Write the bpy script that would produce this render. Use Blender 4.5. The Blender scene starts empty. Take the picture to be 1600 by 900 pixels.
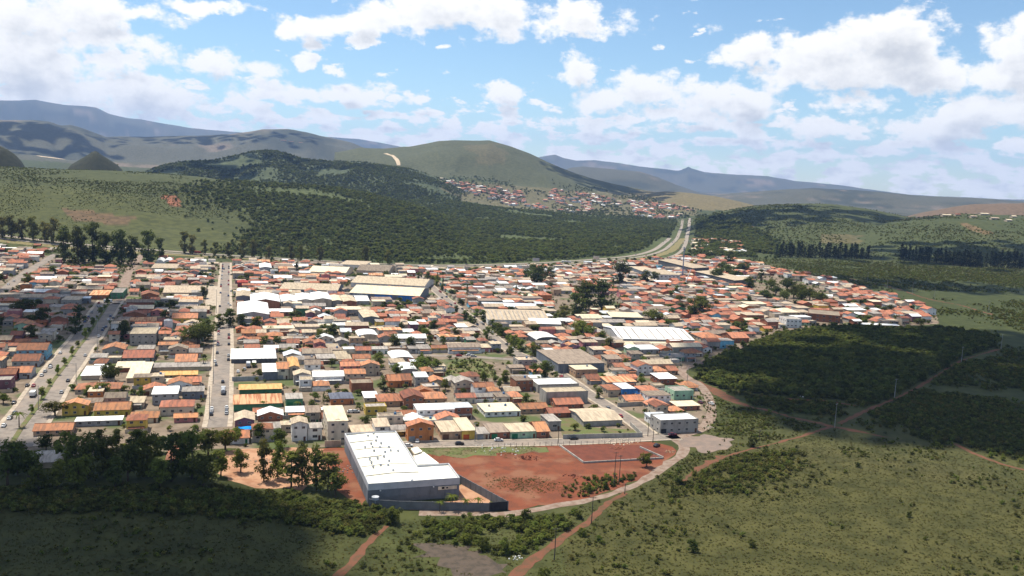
import bpy, bmesh, math, random
import numpy as np
from math import radians, degrees, sin, cos, tan, atan2, hypot, pi
from mathutils import Vector, Matrix
from mathutils.geometry import tessellate_polygon

random.seed(11); rng = np.random.default_rng(11)
scene = bpy.context.scene
COL = scene.collection

# ------------------------------------------------------------------ camera
F = 1386.0                                     # focal length in photo pixels (1600 wide)
CAMZ = 125.0
ROLL = radians(2.5)
PITCH = math.atan(178 * cos(ROLL) / F)
cf = np.array([0, cos(PITCH), -sin(PITCH)]); _U = np.array([0, sin(PITCH), cos(PITCH)]); _X = np.array([1.0, 0, 0])
cr = _X * cos(ROLL) + _U * sin(ROLL); cu = -_X * sin(ROLL) + _U * cos(ROLL)
cam_d = bpy.data.cameras.new('camera'); cam = bpy.data.objects.new('camera', cam_d); COL.objects.link(cam)
cam_d.sensor_width = 36; cam_d.lens = 36 * F / 1600; cam_d.clip_start = 1; cam_d.clip_end = 60000
m = Matrix.Identity(4)
for i in range(3):
    m[i][0] = cr[i]; m[i][1] = cu[i]; m[i][2] = -cf[i]
m[2][3] = CAMZ
cam.matrix_world = m
scene.camera = cam

# ------------------------------------------------------------------ sun, sky, exposure
SUN = np.array([-0.42, 0.34, 1.15]); SUN /= np.linalg.norm(SUN)
sl = bpy.data.lights.new('sun', 'SUN'); sl.energy = 5.0; sl.angle = radians(0.53); sl.color = (1.0, 0.925, 0.79)
so = bpy.data.objects.new('sun', sl); COL.objects.link(so)
so.rotation_euler = Vector(SUN).to_track_quat('Z', 'Y').to_euler(); so.location = (0, 0, 3000)
scene.view_settings.view_transform = 'Standard'; scene.view_settings.look = 'None'
scene.view_settings.exposure = 0.58; scene.view_settings.gamma = 1.0
scene.cycles.max_bounces = 4; scene.cycles.diffuse_bounces = 2; scene.cycles.glossy_bounces = 1
scene.cycles.transmission_bounces = 2; scene.cycles.transparent_max_bounces = 6; scene.cycles.volume_bounces = 0
scene.cycles.use_denoising = True
scene.cycles.caustics_reflective = False; scene.cycles.caustics_refractive = False

def ray(px, py):
    v = cf + cr * (px - 800) / F - cu * (py - 450) / F
    return v / np.linalg.norm(v)

world = bpy.data.worlds.new('World'); scene.world = world; world.use_nodes = True
def N(nt, t, **kw):
    n = nt.nodes.new(t)
    for k, v in kw.items(): setattr(n, k, v)
    return n
def math_n(nt, op, a, b=None, clamp=False):
    n = N(nt, 'ShaderNodeMath', operation=op, use_clamp=clamp)
    for i, x in enumerate((a, b)):
        if x is None: continue
        if isinstance(x, (int, float)): n.inputs[i].default_value = x
        else: nt.links.new(x, n.inputs[i])
    return n.outputs[0]
def maprange(nt, x, a, b, c, d, smooth=True):
    n = N(nt, 'ShaderNodeMapRange', interpolation_type='SMOOTHSTEP' if smooth else 'LINEAR')
    nt.links.new(x, n.inputs[0])
    for i, q in enumerate((a, b, c, d)): n.inputs[i + 1].default_value = q
    return n.outputs[0]

# cumulus in the sky: (pixel centre x, y, half width, half height) read as directions
BLOBS = [(1330,95,190,58),(1170,82,62,34),(1400,62,118,44),(1235,105,90,45),(1455,115,90,40),
 (1585,110,80,62),(1545,175,110,34),(1330,160,70,24),(1290,197,90,20),(1480,195,90,24),(1215,193,30,11),
 (1035,148,110,34),(900,112,44,38),(1150,160,76,32),(1085,180,130,18),(960,150,80,30),
 (700,20,175,42),(480,50,60,25),(560,40,70,24),(890,32,98,32),(570,66,30,12),(475,95,28,16),(530,110,22,13),
 (55,40,140,60),(190,20,90,25),(330,10,80,18),(60,110,140,46),(185,92,70,20),(330,100,100,24),(200,146,170,34),
 (560,150,80,18),(660,152,30,13),(778,147,48,17),(440,150,70,20),(850,188,46,13)]
def azel(px, py):
    v = ray(px, py); return atan2(v[0], v[1]), math.asin(v[2])

dens = bpy.data.node_groups.new('cloud_density', 'ShaderNodeTree')
dens.interface.new_socket('p', in_out='INPUT', socket_type='NodeSocketVector')
dens.interface.new_socket('d', in_out='OUTPUT', socket_type='NodeSocketFloat')
gi = N(dens, 'NodeGroupInput'); go = N(dens, 'NodeGroupOutput')
def build_density(nt, P, big):
    sx = N(nt, 'ShaderNodeSeparateXYZ'); nt.links.new(P, sx.inputs[0])
    mp = N(nt, 'ShaderNodeVectorMath', operation='MULTIPLY'); nt.links.new(P, mp.inputs[0]); mp.inputs[1].default_value = (1.0, 1.5, 1)
    nz = N(nt, 'ShaderNodeTexNoise', noise_dimensions='2D'); nt.links.new(mp.outputs[0], nz.inputs['Vector'])
    nz.inputs['Scale'].default_value = 19; nz.inputs['Detail'].default_value = 8; nz.inputs['Roughness'].default_value = 0.6
    wn = N(nt, 'ShaderNodeTexNoise', noise_dimensions='2D'); nt.links.new(mp.outputs[0], wn.inputs['Vector']); wn.inputs['Scale'].default_value = 34; wn.inputs['Detail'].default_value = 5; wn.inputs['Roughness'].default_value = 0.62
    wv = N(nt, 'ShaderNodeVectorMath', operation='MULTIPLY_ADD'); nt.links.new(wn.outputs['Color'], wv.inputs[0]); wv.inputs[1].default_value = (.05, .024, 0); wv.inputs[2].default_value = (-.025, -.012, 0)
    wp = N(nt, 'ShaderNodeVectorMath', operation='ADD'); nt.links.new(P, wp.inputs[0]); nt.links.new(wv.outputs[0], wp.inputs[1])
    cur = None
    for (x, y, w, h) in big:
        a, e = azel(x, y); ra = w / F; re = h / F
        ma = N(nt, 'ShaderNodeVectorMath', operation='MULTIPLY_ADD'); nt.links.new(wp.outputs[0], ma.inputs[0])
        ma.inputs[1].default_value = (1 / ra, 1 / re, 0); ma.inputs[2].default_value = (-a / ra, -e / re, 0)
        ln = N(nt, 'ShaderNodeVectorMath', operation='LENGTH'); nt.links.new(ma.outputs[0], ln.inputs[0])
        cur = ln.outputs['Value'] if cur is None else math_n(nt, 'MINIMUM', cur, ln.outputs['Value'])
    blob = math_n(nt, 'SUBTRACT', 0.93, cur)                       # >0 inside
    blob = math_n(nt, 'MAXIMUM', blob, -1.2)
    nn = math_n(nt, 'MULTIPLY', math_n(nt, 'SUBTRACT', nz.outputs['Fac'], 0.5), 2.4)
    blob = math_n(nt, 'ADD', blob, nn)
    # small cumulus banked up towards the horizon, all round
    mp2 = N(nt, 'ShaderNodeVectorMath', operation='MULTIPLY'); nt.links.new(P, mp2.inputs[0]); mp2.inputs[1].default_value = (1.0, 2.4, 1)
    n2 = N(nt, 'ShaderNodeTexNoise', noise_dimensions='2D'); nt.links.new(mp2.outputs[0], n2.inputs['Vector'])
    n2.inputs['Scale'].default_value = 30; n2.inputs['Detail'].default_value = 6; n2.inputs['Roughness'].default_value = 0.55
    cov = maprange(nt, sx.outputs[1], 0.045, 0.105, 0.42, 0.68)
    cov2 = maprange(nt, sx.outputs[1], 0.24, 0.4, 0.0, 0.18)
    low = math_n(nt, 'SUBTRACT', math_n(nt, 'ADD', n2.outputs['Fac'], cov2), cov)
    low = math_n(nt, 'MULTIPLY', low, 4.0)
    return math_n(nt, 'MAXIMUM', blob, low)
dens.links.new(build_density(dens, gi.outputs[0], BLOBS), go.inputs[0])

wt = world.node_tree; wt.nodes.clear()
wo = N(wt, 'ShaderNodeOutputWorld')
sky = N(wt, 'ShaderNodeTexSky', sky_type='NISHITA', sun_disc=False)
sky.sun_elevation = math.asin(SUN[2]); sky.sun_rotation = atan2(SUN[0], SUN[1]); sky.altitude = 1200; sky.dust_density = 0.3; sky.ozone_density = 1.2
bg_sky = N(wt, 'ShaderNodeBackground'); bg_sky.inputs['Strength'].default_value = 0.092
wb_ = N(wt, 'ShaderNodeMix', data_type='RGBA', blend_type='MULTIPLY'); wb_.inputs[0].default_value = 1.0; wb_.inputs[7].default_value = (0.90, 1.02, 1.04, 1)
wt.links.new(sky.outputs[0], wb_.inputs[6]); wt.links.new(wb_.outputs[2], bg_sky.inputs[0])
tc = N(wt, 'ShaderNodeTexCoord'); sp = N(wt, 'ShaderNodeSeparateXYZ'); wt.links.new(tc.outputs['Generated'], sp.inputs[0])
az = math_n(wt, 'ARCTAN2', sp.outputs[0], sp.outputs[1]); el = math_n(wt, 'ARCSINE', sp.outputs[2])
cbp = N(wt, 'ShaderNodeCombineXYZ'); wt.links.new(az, cbp.inputs[0]); wt.links.new(el, cbp.inputs[1])
g1 = N(wt, 'ShaderNodeGroup', node_tree=dens); wt.links.new(cbp.outputs[0], g1.inputs[0])
off = N(wt, 'ShaderNodeVectorMath', operation='ADD'); wt.links.new(cbp.outputs[0], off.inputs[0]); off.inputs[1].default_value = (-0.006, 0.016, 0)
g2 = N(wt, 'ShaderNodeGroup', node_tree=dens); wt.links.new(off.outputs[0], g2.inputs[0])
mask = maprange(wt, g1.outputs[0], -0.06, 0.40, 0.0, 1.0)
mask = math_n(wt, 'MULTIPLY', mask, maprange(wt, el, -0.02, 0.0, 0.0, 1.0))
self_sh = math_n(wt, 'ADD', math_n(wt, 'MULTIPLY', g2.outputs[0], 0.75), math_n(wt, 'MULTIPLY', g1.outputs[0], 0.15))
lit = maprange(wt, self_sh, 0.12, 1.2, 1.0, 0.0)
cc = N(wt, 'ShaderNodeMix', data_type='RGBA'); wt.links.new(lit, cc.inputs[0])
cc.inputs[6].default_value = (0.60, 0.62, 0.65, 1); cc.inputs[7].default_value = (1.0, 0.985, 0.955, 1)
bg_c = N(wt, 'ShaderNodeBackground'); bg_c.inputs['Strength'].default_value = 0.80; wt.links.new(cc.outputs[2], bg_c.inputs[0])
mx = N(wt, 'ShaderNodeMixShader'); wt.links.new(mask, mx.inputs[0]); wt.links.new(bg_sky.outputs[0], mx.inputs[1]); wt.links.new(bg_c.outputs[0], mx.inputs[2])
wt.links.new(mx.outputs[0], wo.inputs['Surface'])
world.cycles.sampling_method = 'MANUAL'; world.cycles.sample_map_resolution = 512

# ------------------------------------------------------------------ terrain height
def _hash(ix, iy, s):
    h = (ix * 374761393 + iy * 668265263 + s * 1442695041) & 0xffffffff
    h = ((h ^ (h >> 13)) * 1274126177) & 0xffffffff
    return ((h ^ (h >> 16)) & 0xffff) / 65535.0
def vnoise(x, y, s=0):
    ix = np.floor(x).astype(np.int64); iy = np.floor(y).astype(np.int64)
    fx = x - ix; fy = y - iy; fx = fx * fx * (3 - 2 * fx); fy = fy * fy * (3 - 2 * fy)
    a = _hash(ix, iy, s); b = _hash(ix + 1, iy, s); c = _hash(ix, iy + 1, s); d = _hash(ix + 1, iy + 1, s)
    return (a * (1 - fx) + b * fx) * (1 - fy) + (c * (1 - fx) + d * fx) * fy
def fbm(x, y, s=0, o=4):
    t = 0; a = 0.5; f = 1.0
    for i in range(o):
        t = t + a * vnoise(x * f, y * f, s + i * 17); a *= 0.5; f *= 2.03
    return t
RIDGES = [  # distance of the crest, width of the front and back slopes, noise, crest line in photo pixels
 (1950, 720, 420, .07, [(-300,262),(0,263),(60,266),(100,268),(180,270),(260,274),(320,278),(360,285),(400,288),(460,291),(520,296),(580,306),(640,322),(690,342),(740,370)]),
 (2700, 950, 500, .06, [(540,330),(600,320),(650,316),(700,318),(760,327),(830,334),(900,340),(960,345),(1010,350)]),
 (2350, 170, 170, .04, [(-200,215),(-60,215),(-20,222),(0,228),(12,234),(24,243),(36,256),(44,275)]),
 (2450, 170, 170, .04, [(100,274),(110,260),(124,252),(136,245),(145,239),(150,238),(157,243),(168,250),(184,260),(198,277)]),
 (3200, 800, 700, .13, [(190,300),(212,271),(248,262),(280,254),(310,252),(340,251),(360,247),(380,242),(400,238),(416,236),(430,236),(445,239),(472,248),(500,250),(560,254),(600,260),(640,266),(680,278),(720,300)]),
 (4400, 1300, 900, .075, [(520,240),(560,231),(600,232),(640,229),(660,225),(685,220),(710,219),(740,220),(765,220),(780,225),(800,231),(830,242),(860,255),(890,267),(920,277),(960,288),(1010,298),(1060,306),(1100,318)]),
 (4100, 600, 500, .03, [(960,312),(1010,301),(1040,299),(1080,302),(1120,308),(1160,318),(1200,328)]),
 (5200, 900, 600, .03, [(-200,238),(0,239),(60,243),(110,248),(200,252),(250,255),(320,253),(400,254),(500,254),(600,262)]),
 (7400, 2000, 1500, .12, [(-250,190),(-50,187),(0,188),(50,188),(75,190),(95,196),(110,195),(125,199),(165,214),(200,214),(250,213),(330,212),(360,210),(390,206),(410,202),(450,202),(480,208),(520,217),(550,224),(570,232),(600,240),(640,252)]),
 (17000, 2600, 2000, .06, [(-300,168),(-80,159),(0,157),(30,157.5),(55,156),(75,160),(100,164),(130,166),(150,168),(170,178),(200,185),(220,187),(250,192),(300,200),(360,206),(450,211),(520,214),(560,217),(600,224),(640,232),(700,246)]),
 (15500, 2200, 2000, .03, [(780,262),(820,252),(840,246),(855,243),(868,242),(880,247),(900,251),(930,250),(965,254),(1000,260),(1035,264),(1056,267),(1064,266),(1069,263.5),(1072,263),(1076,260),(1079,263),(1086,265),(1100,269),(1150,273),(1200,275),(1240,282),(1300,288),(1360,296),(1420,304),(1500,308),(1560,311),(1650,314),(1900,320)]),
 (8500, 1300, 1200, .04, [(860,275),(890,262),(910,260),(960,264),(1000,268),(1030,278),(1060,290),(1100,304),(1150,312)]),
 (7400, 1300, 1200, .05, [(1040,322),(1120,304),(1180,300),(1230,296),(1270,293),(1300,295),(1350,298),(1380,301),(1430,306),(1480,308),(1540,311),(1600,316),(1800,325)]),
 (2750, 1050, 700, .05, [(1060,352),(1090,340),(1120,331),(1160,324),(1200,320),(1250,319),(1290,320),(1320,324),(1360,330),(1400,337),(1440,345),(1500,358)]),
 (2500, 900, 700, .03, [(1320,354),(1390,343),(1430,339),(1480,336),(1540,335),(1600,337),(1800,345)]),
 (3700, 700, 600, .03, [(1380,348),(1440,331),(1480,324),(1520,318),(1560,316),(1600,315),(1700,314),(1900,316)]),
]
_R = []
for D, wf, wb, ns, pts in RIDGES:
    A = []; Z = []
    for (x, y) in pts:
        v = ray(x, y); A.append(atan2(v[0], v[1])); Z.append(CAMZ + D * v[2] / hypot(v[0], v[1]))
    _R.append((D, wf, wb, ns, np.array(A), np.array(Z)))
def _ss(t):
    t = np.clip(t, 0, 1); return t * t * (3 - 2 * t)
def height(x, y):
    x = np.asarray(x, float); y = np.asarray(y, float)
    d = np.hypot(x, y); a = np.arctan2(x, y)
    z = np.zeros_like(d)
    gul = fbm(x / 260, y / 260, 3, 5) - 0.5
    gul2 = 1 - np.abs(fbm(x / 420 + 7, y / 420, 9, 4) - 0.47) * 5
    for i, (D, wf, wb, ns, A, Z) in enumerate(_R):
        zc = np.interp(a, A, Z, left=min(Z[0], 30), right=min(Z[-1], 30))
        edge = _ss((a - (A[0] - 0.05)) / 0.05) * _ss(((A[-1] + 0.05) - a) / 0.05)
        t = np.where(d < D, 1 - (D - d) / wf, 1 - (d - D) / wb)
        s = _ss(t) * edge
        slope = 4 * s * (1 - s)
        h = np.maximum(zc, 0) * (s + ns * slope * (gul * 2.2 + gul2 * 0.9) ) + s * ns * 10 * gul
        z = np.maximum(z, h)
    far = _ss((d - 1350) / 900)
    z = z + far * (fbm(x / 330, y / 330, 21, 4) - 0.45) * 22
    z = np.maximum(z, -12)
    return z
def hz(x, y): return float(height(np.array([x]), np.array([y]))[0])
def hit(px, py, z=None):
    v = ray(px, py)
    if z is not None or (v[2] < 0 and -CAMZ / v[2] * hypot(v[0], v[1]) < 1180):
        t = (CAMZ - (z or 0)) / -v[2]; return np.array([v[0] * t, v[1] * t, z or 0.0])
    hd = hypot(v[0], v[1]); t = np.linspace(1000, 13000, 4000) / hd
    zz = height(v[0] * t, v[1] * t); rz = CAMZ + v[2] * t
    k = np.argmax(rz <= zz); 
    if rz[k] > zz[k]: k = -1
    return np.array([v[0] * t[k], v[1] * t[k], zz[k]])
def proj(P):
    P = np.atleast_2d(np.asarray(P, float)) - np.array([0, 0, CAMZ])
    w = P @ cf
    return 800 + F * (P @ cr) / w, 450 - F * (P @ cu) / w, w
def in_poly(px, py, poly):
    px = np.asarray(px, float); py = np.asarray(py, float); c = np.zeros(px.shape, bool); n = len(poly)
    for i in range(n):
        x0, y0 = poly[i]; x1, y1 = poly[(i + 1) % n]
        if y0 == y1: continue
        k = ((y0 > py) != (y1 > py)) & (px < (x1 - x0) * (py - y0) / (y1 - y0) + x0)
        c ^= k
    return c

# ------------------------------------------------------------------ materials
ANG = radians(17.0)
def mat(name, col, col2=None, scale=0.35, rough=0.9, lo=0.4, hi=0.65, detail=4, stretch=(1, 1, 1), rnd=0.12, hue=0.03, col3=None, scale3=0.03, spec=0.15, bump=0.0, metal=0.0, transl=0.0, attr=None):
    mt = bpy.data.materials.new(name); mt.use_nodes = True; nt = mt.node_tree
    b = nt.nodes['Principled BSDF']; b.inputs['Roughness'].default_value = rough; b.inputs['Specular IOR Level'].default_value = spec; b.inputs['Metallic'].default_value = metal
    ge = N(nt, 'ShaderNodeNewGeometry'); mp = N(nt, 'ShaderNodeMapping'); nt.links.new(ge.outputs['Position'], mp.inputs[0])
    mp.inputs['Rotation'].default_value = (0, 0, -ANG)
    mp2 = N(nt, 'ShaderNodeMapping'); nt.links.new(mp.outputs[0], mp2.inputs[0]); mp2.inputs['Scale'].default_value = stretch
    nz = N(nt, 'ShaderNodeTexNoise'); nt.links.new(mp2.outputs[0], nz.inputs[0]); nz.inputs['Scale'].default_value = scale; nz.inputs['Detail'].default_value = detail; nz.inputs['Roughness'].default_value = 0.6
    f = maprange(nt, nz.outputs['Fac'], lo, hi, 0, 1)
    mixn = N(nt, 'ShaderNodeMix', data_type='RGBA'); nt.links.new(f, mixn.inputs[0])
    c2 = col2 or tuple(c * 0.7 for c in col)
    if attr:
        at = N(nt, 'ShaderNodeAttribute', attribute_name=attr); sc = N(nt, 'ShaderNodeVectorMath', operation='MULTIPLY')
        nt.links.new(at.outputs['Color'], sc.inputs[0]); sc.inputs[1].default_value = c2; nt.links.new(at.outputs['Color'], mixn.inputs[6]); nt.links.new(sc.outputs[0], mixn.inputs[7])
    else:
        mixn.inputs[6].default_value = (*col, 1); mixn.inputs[7].default_value = (*c2, 1)
    out = mixn.outputs[2]
    if col3:
        n3 = N(nt, 'ShaderNodeTexNoise'); nt.links.new(ge.outputs['Position'], n3.inputs[0]); n3.inputs['Scale'].default_value = scale3; n3.inputs['Detail'].default_value = 5
        m3 = N(nt, 'ShaderNodeMix', data_type='RGBA'); nt.links.new(maprange(nt, n3.outputs['Fac'], 0.5, 0.64, 0, 1), m3.inputs[0])
        nt.links.new(out, m3.inputs[6]); m3.inputs[7].default_value = (*col3, 1); out = m3.outputs[2]
    if rnd:
        oi = N(nt, 'ShaderNodeObjectInfo'); hs = N(nt, 'ShaderNodeHueSaturation'); nt.links.new(out, hs.inputs['Color'])
        nt.links.new(maprange(nt, oi.outputs['Random'], 0, 1, 1 - rnd, 1 + rnd, False), hs.inputs['Value'])
        r2 = math_n(nt, 'FRACT', math_n(nt, 'MULTIPLY', oi.outputs['Random'], 7.31))
        nt.links.new(maprange(nt, r2, 0, 1, 0.5 - rnd * hue, 0.5 + rnd * hue, False), hs.inputs['Hue']); out = hs.outputs[0]
    nt.links.new(out, b.inputs['Base Color'])
    if bump:
        bp = N(nt, 'ShaderNodeBump'); bp.inputs['Strength'].default_value = bump; bp.inputs['Distance'].default_value = 0.6; nt.links.new(nz.outputs['Fac'], bp.inputs['Height']); nt.links.new(bp.outputs[0], b.inputs['Normal'])
    if transl:
        tr = N(nt, 'ShaderNodeBsdfTranslucent'); nt.links.new(out, tr.inputs[0]); ms = N(nt, 'ShaderNodeMixShader'); ms.inputs[0].default_value = transl
        nt.links.new(b.outputs[0], ms.inputs[1]); nt.links.new(tr.outputs[0], ms.inputs[2]); nt.links.new(ms.outputs[0], nt.nodes['Material Output'].inputs['Surface'])
    return mt
R = {}  # roofs
tl = dict(stretch=(1.6, 0.25, 1), scale=0.5)
R['orange'] = mat('roof_orange_tile', (0.40, 0.172, 0.092), (0.23, 0.12, 0.078), rnd=.32, **tl)
R['terracotta'] = mat('roof_terracotta', (0.28, 0.118, 0.07), (0.17, 0.085, 0.06), rnd=.28, **tl)
R['red'] = mat('roof_red', (0.30, 0.05, 0.04), (0.2, 0.04, 0.035), **tl)
R['beige'] = mat('roof_beige_fibre', (0.42, 0.345, 0.25), (0.29, 0.235, 0.175), rnd=.2, **tl)
R['grey'] = mat('roof_grey_fibre', (0.32, 0.29, 0.26), (0.2, 0.18, 0.165), rnd=.25, **tl)
R['brown'] = mat('roof_brown_fibre', (0.25, 0.2, 0.155), (0.16, 0.125, 0.1), rnd=.25, **tl)
R['white'] = mat('roof_white_metal', (0.72, 0.72, 0.71), (0.58, 0.57, 0.55), rough=.5, spec=.4, **tl)
R['cream'] = mat('roof_cream', (0.60, 0.52, 0.38), (0.48, 0.41, 0.3), **tl)
R['rust'] = mat('roof_rusty', (0.58, 0.36, 0.2), (0.36, 0.16, 0.08), lo=.42, hi=.58, stretch=(1.2, 0.06, 1), scale=0.6)
R['yellow'] = mat('roof_yellow_tile', (0.6, 0.36, 0.15), (0.45, 0.25, 0.1), **tl)
R['blue'] = mat('roof_slate_blue', (0.12, 0.13, 0.17), (0.08, 0.085, 0.11), **tl)
R['silver'] = mat('roof_silver_metal', (0.52, 0.55, 0.58), (0.4, 0.42, 0.45), rough=.5, spec=.5, **tl)
W = {}  # walls
def wall(n, c, k=.72): W[n] = mat('wall_' + n, c, tuple(x * k for x in c), scale=.4, stretch=(1, 1, .35), rnd=.1)
for n, c in dict(cream=(.62, .54, .42), white=(.72, .71, .68), grey=(.36, .36, .36), beige=(.48, .40, .30), brick=(.30, .125, .075), yellow=(.62, .43, .09), orange=(.5, .19, .07), pink=(.48, .2, .2),
  green=(.08, .22, .12), blue=(.04, .18, .5), mint=(.36, .52, .36), darkgrey=(.1, .105, .115), purple=(.2, .1, .12), tan=(.45, .3, .19), red=(.35, .05, .05), concrete=(.33, .31, .28), sky=(.2, .45, .6), slate=(.17, .19, .22)).items(): wall(n, c)
glass = mat('window_glass', (.03, .035, .045), rough=.2, spec=.5, rnd=0)
frame_w = mat('window_frame', (.5, .48, .45), rnd=0)
DOORC = {'green': mat('door_green', (.03, .16, .08)), 'brown': mat('door_brown', (.14, .07, .04)), 'grey': mat('door_grey', (.3, .31, .32)), 'orange': mat('door_orange', (.55, .11, .03)), 'white': mat('door_white', (.6, .6, .58)), 'dark': mat('door_dark', (.035, .035, .04))}
tank_m = mat('tank_blue', (.1, .2, .36)); tankg_m = mat('tank_grey', (.35, .37, .4))
asph = mat('asphalt_street', (.22, .19, .165), (.16, .138, .12), scale=.25, rnd=0, col3=(.25, .205, .17), scale3=.05)
asph2 = mat('asphalt_grey', (.17, .135, .115), (.215, .16, .13), scale=.18, rnd=0)
pave = mat('pavement_concrete', (.4, .34, .27), (.28, .23, .18), scale=.3, rnd=0)
hwy_m = mat('highway_asphalt', (.26, .225, .19), (.21, .18, .15), scale=.1, rnd=0)
soil = mat('red_soil', (.168, .052, .026), (.128, .044, .024), scale=.16, rnd=0, col3=(.19, .085, .048), scale3=.06, detail=10, lo=.42, hi=.6)
soil_p = mat('path_soil', (.14, .058, .034), (.095, .056, .03), scale=.3, rnd=0, detail=7)
soil_d = mat('dark_red_soil', (.14, .045, .028), (.105, .036, .024), scale=.25, rnd=0)
sand = mat('sandy_ground', (.38, .22, .135), (.28, .14, .08), scale=.15, rnd=0)
gravel = mat('dirt_track', (.24, .185, .15), (.17, .115, .085), scale=.3, rnd=0, detail=7)
townsoil = mat('town_ground', (.20, .155, .115), (.125, .095, .068), scale=.12, rnd=0, col3=(.075, .095, .035), scale3=.035, detail=6)
lawn_m = mat('lawn', (.10, .12, .04), (.13, .105, .055), scale=.16, rnd=0, detail=7)
ground_m = mat('ground_vegetation', (1, 1, 1), (.55, .6, .55), scale=.09, attr='zone', rnd=0, detail=9, lo=.33, hi=.67, bump=.12)
def leafmat(n, c, **k): return mat(n, c, tuple(x * .6 for x in c), scale=.6, rnd=.3, hue=.06, transl=.5, spec=.1, **k)
L = dict(green=leafmat('leaf_green', (.13, .155, .030)), dark=leafmat('leaf_dark', (.095, .112, .026)), bright=leafmat('leaf_bright', (.165, .205, .036)), olive=leafmat('leaf_olive', (.16, .15, .038)),
         pine=leafmat('leaf_pine', (.034, .044, .022)), forest=leafmat('leaf_forest', (.105, .125, .03)), scrub=leafmat('leaf_scrub', (.082, .09, .021)), dry=leafmat('leaf_dry', (.115, .098, .032)), mauve=leafmat('leaf_mauve', (.17, .10, .15)), grass=leafmat('leaf_grass', (.092, .09, .023)))
bark = mat('bark', (.09, .065, .045)); woodp = mat('pole_wood', (.1, .085, .07)); concp = mat('pole_concrete', (.34, .33, .31))
metal_g = mat('metal_grey', (.42, .44, .47), rough=.5)
black = mat('rubber_black', (.02, .02, .02)); 

# ------------------------------------------------------------------ mesh helpers
class MB:
    def __init__(s): s.v = []; s.f = []; s.m = []
    def poly(s, pts, m=0):
        i = len(s.v); s.v += [tuple(p) for p in pts]; s.f.append(tuple(range(i, i + len(pts)))); s.m.append(m)
    def hexa(s, b, t, m=0):
        i = len(s.v); s.v += [tuple(p) for p in b] + [tuple(p) for p in t]
        for q in ((3, 2, 1, 0), (4, 5, 6, 7), (0, 1, 5, 4), (1, 2, 6, 5), (2, 3, 7, 6), (3, 0, 4, 7)): s.f.append(tuple(i + k for k in q)); s.m.append(m)
    def box(s, x0, x1, y0, y1, z0, z1, m=0):
        s.hexa([(x0, y0, z0), (x1, y0, z0), (x1, y1, z0), (x0, y1, z0)], [(x0, y0, z1), (x1, y0, z1), (x1, y1, z1), (x0, y1, z1)], m)
    def slab(s, top, th=.16, m=0):
        s.hexa([(x, y, z - th) for x, y, z in top], top, m)
    def tube(s, p, q, r0, r1, n=6, m=0, cap=True):
        p = Vector(p); q = Vector(q); d = (q - p).normalized(); a = d.orthogonal().normalized(); b = d.cross(a); i = len(s.v)
        for c, r in ((p, r0), (q, r1)):
            for k in range(n): s.v.append(tuple(c + a * r * cos(2 * pi * k / n) + b * r * sin(2 * pi * k / n)))
        for k in range(n): s.f.append((i + k, i + (k + 1) % n, i + n + (k + 1) % n, i + n + k)); s.m.append(m)
        if cap: s.f.append(tuple(i + n + k for k in range(n))); s.m.append(m); s.f.append(tuple(i + n - 1 - k for k in range(n))); s.m.append(m)
    def mesh(s, name, mats):
        me = bpy.data.meshes.new(name); me.from_pydata(s.v, [], s.f)
        for x in (mats if isinstance(mats, (list, tuple)) else [mats]): me.materials.append(x)
        if any(s.m): me.polygons.foreach_set('material_index', s.m)
        me.update(); return me
def obj(name, me, parent=None, loc=(0, 0, 0), rz=0):
    o = bpy.data.objects.new(name, me); COL.objects.link(o); o.parent = parent; o.location = loc; o.rotation_euler = (0, 0, rz); return o
LABELS = set()
def tag(o, label=None, cat=None, group=None, kind=None):
    if label:
        n = len(label.split())
        if n > 16 or n < 4: print('LABEL LENGTH', n, label)
        if label in LABELS and not group: print('DUP', label)
        LABELS.add(label); o['label'] = label
    if cat: o['category'] = cat
    if group: o['group'] = group
    if kind: o['kind'] = kind
    return o
def thing(name, label, cat, loc=(0, 0, 0), rz=0, group=None):
    o = obj(name, None, None, loc, rz); o.empty_display_size = 1; return tag(o, label, cat, group)
def struct(name, me, label, cat=None): 
    return tag(obj(name, me), label, cat, kind='structure')
def W2(pts): return [hit(*p)[:2] for p in pts]
def smooth_line(pts, step=6.0):
    P = [np.array(p, float) for p in pts]; P = [2 * P[0] - P[1]] + P + [2 * P[-1] - P[-2]]; out = []
    for i in range(1, len(P) - 2):
        n = max(2, int(np.linalg.norm(P[i + 1] - P[i]) / step))
        for k in range(n):
            t = k / n; a, b, c, d = P[i - 1], P[i], P[i + 1], P[i + 2]
            out.append(0.5 * ((2 * b) + (c - a) * t + (2 * a - 5 * b + 4 * c - d) * t * t + (3 * b - a - 3 * c + d) * t ** 3))
    out.append(P[-2]); return np.array(out)
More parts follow.
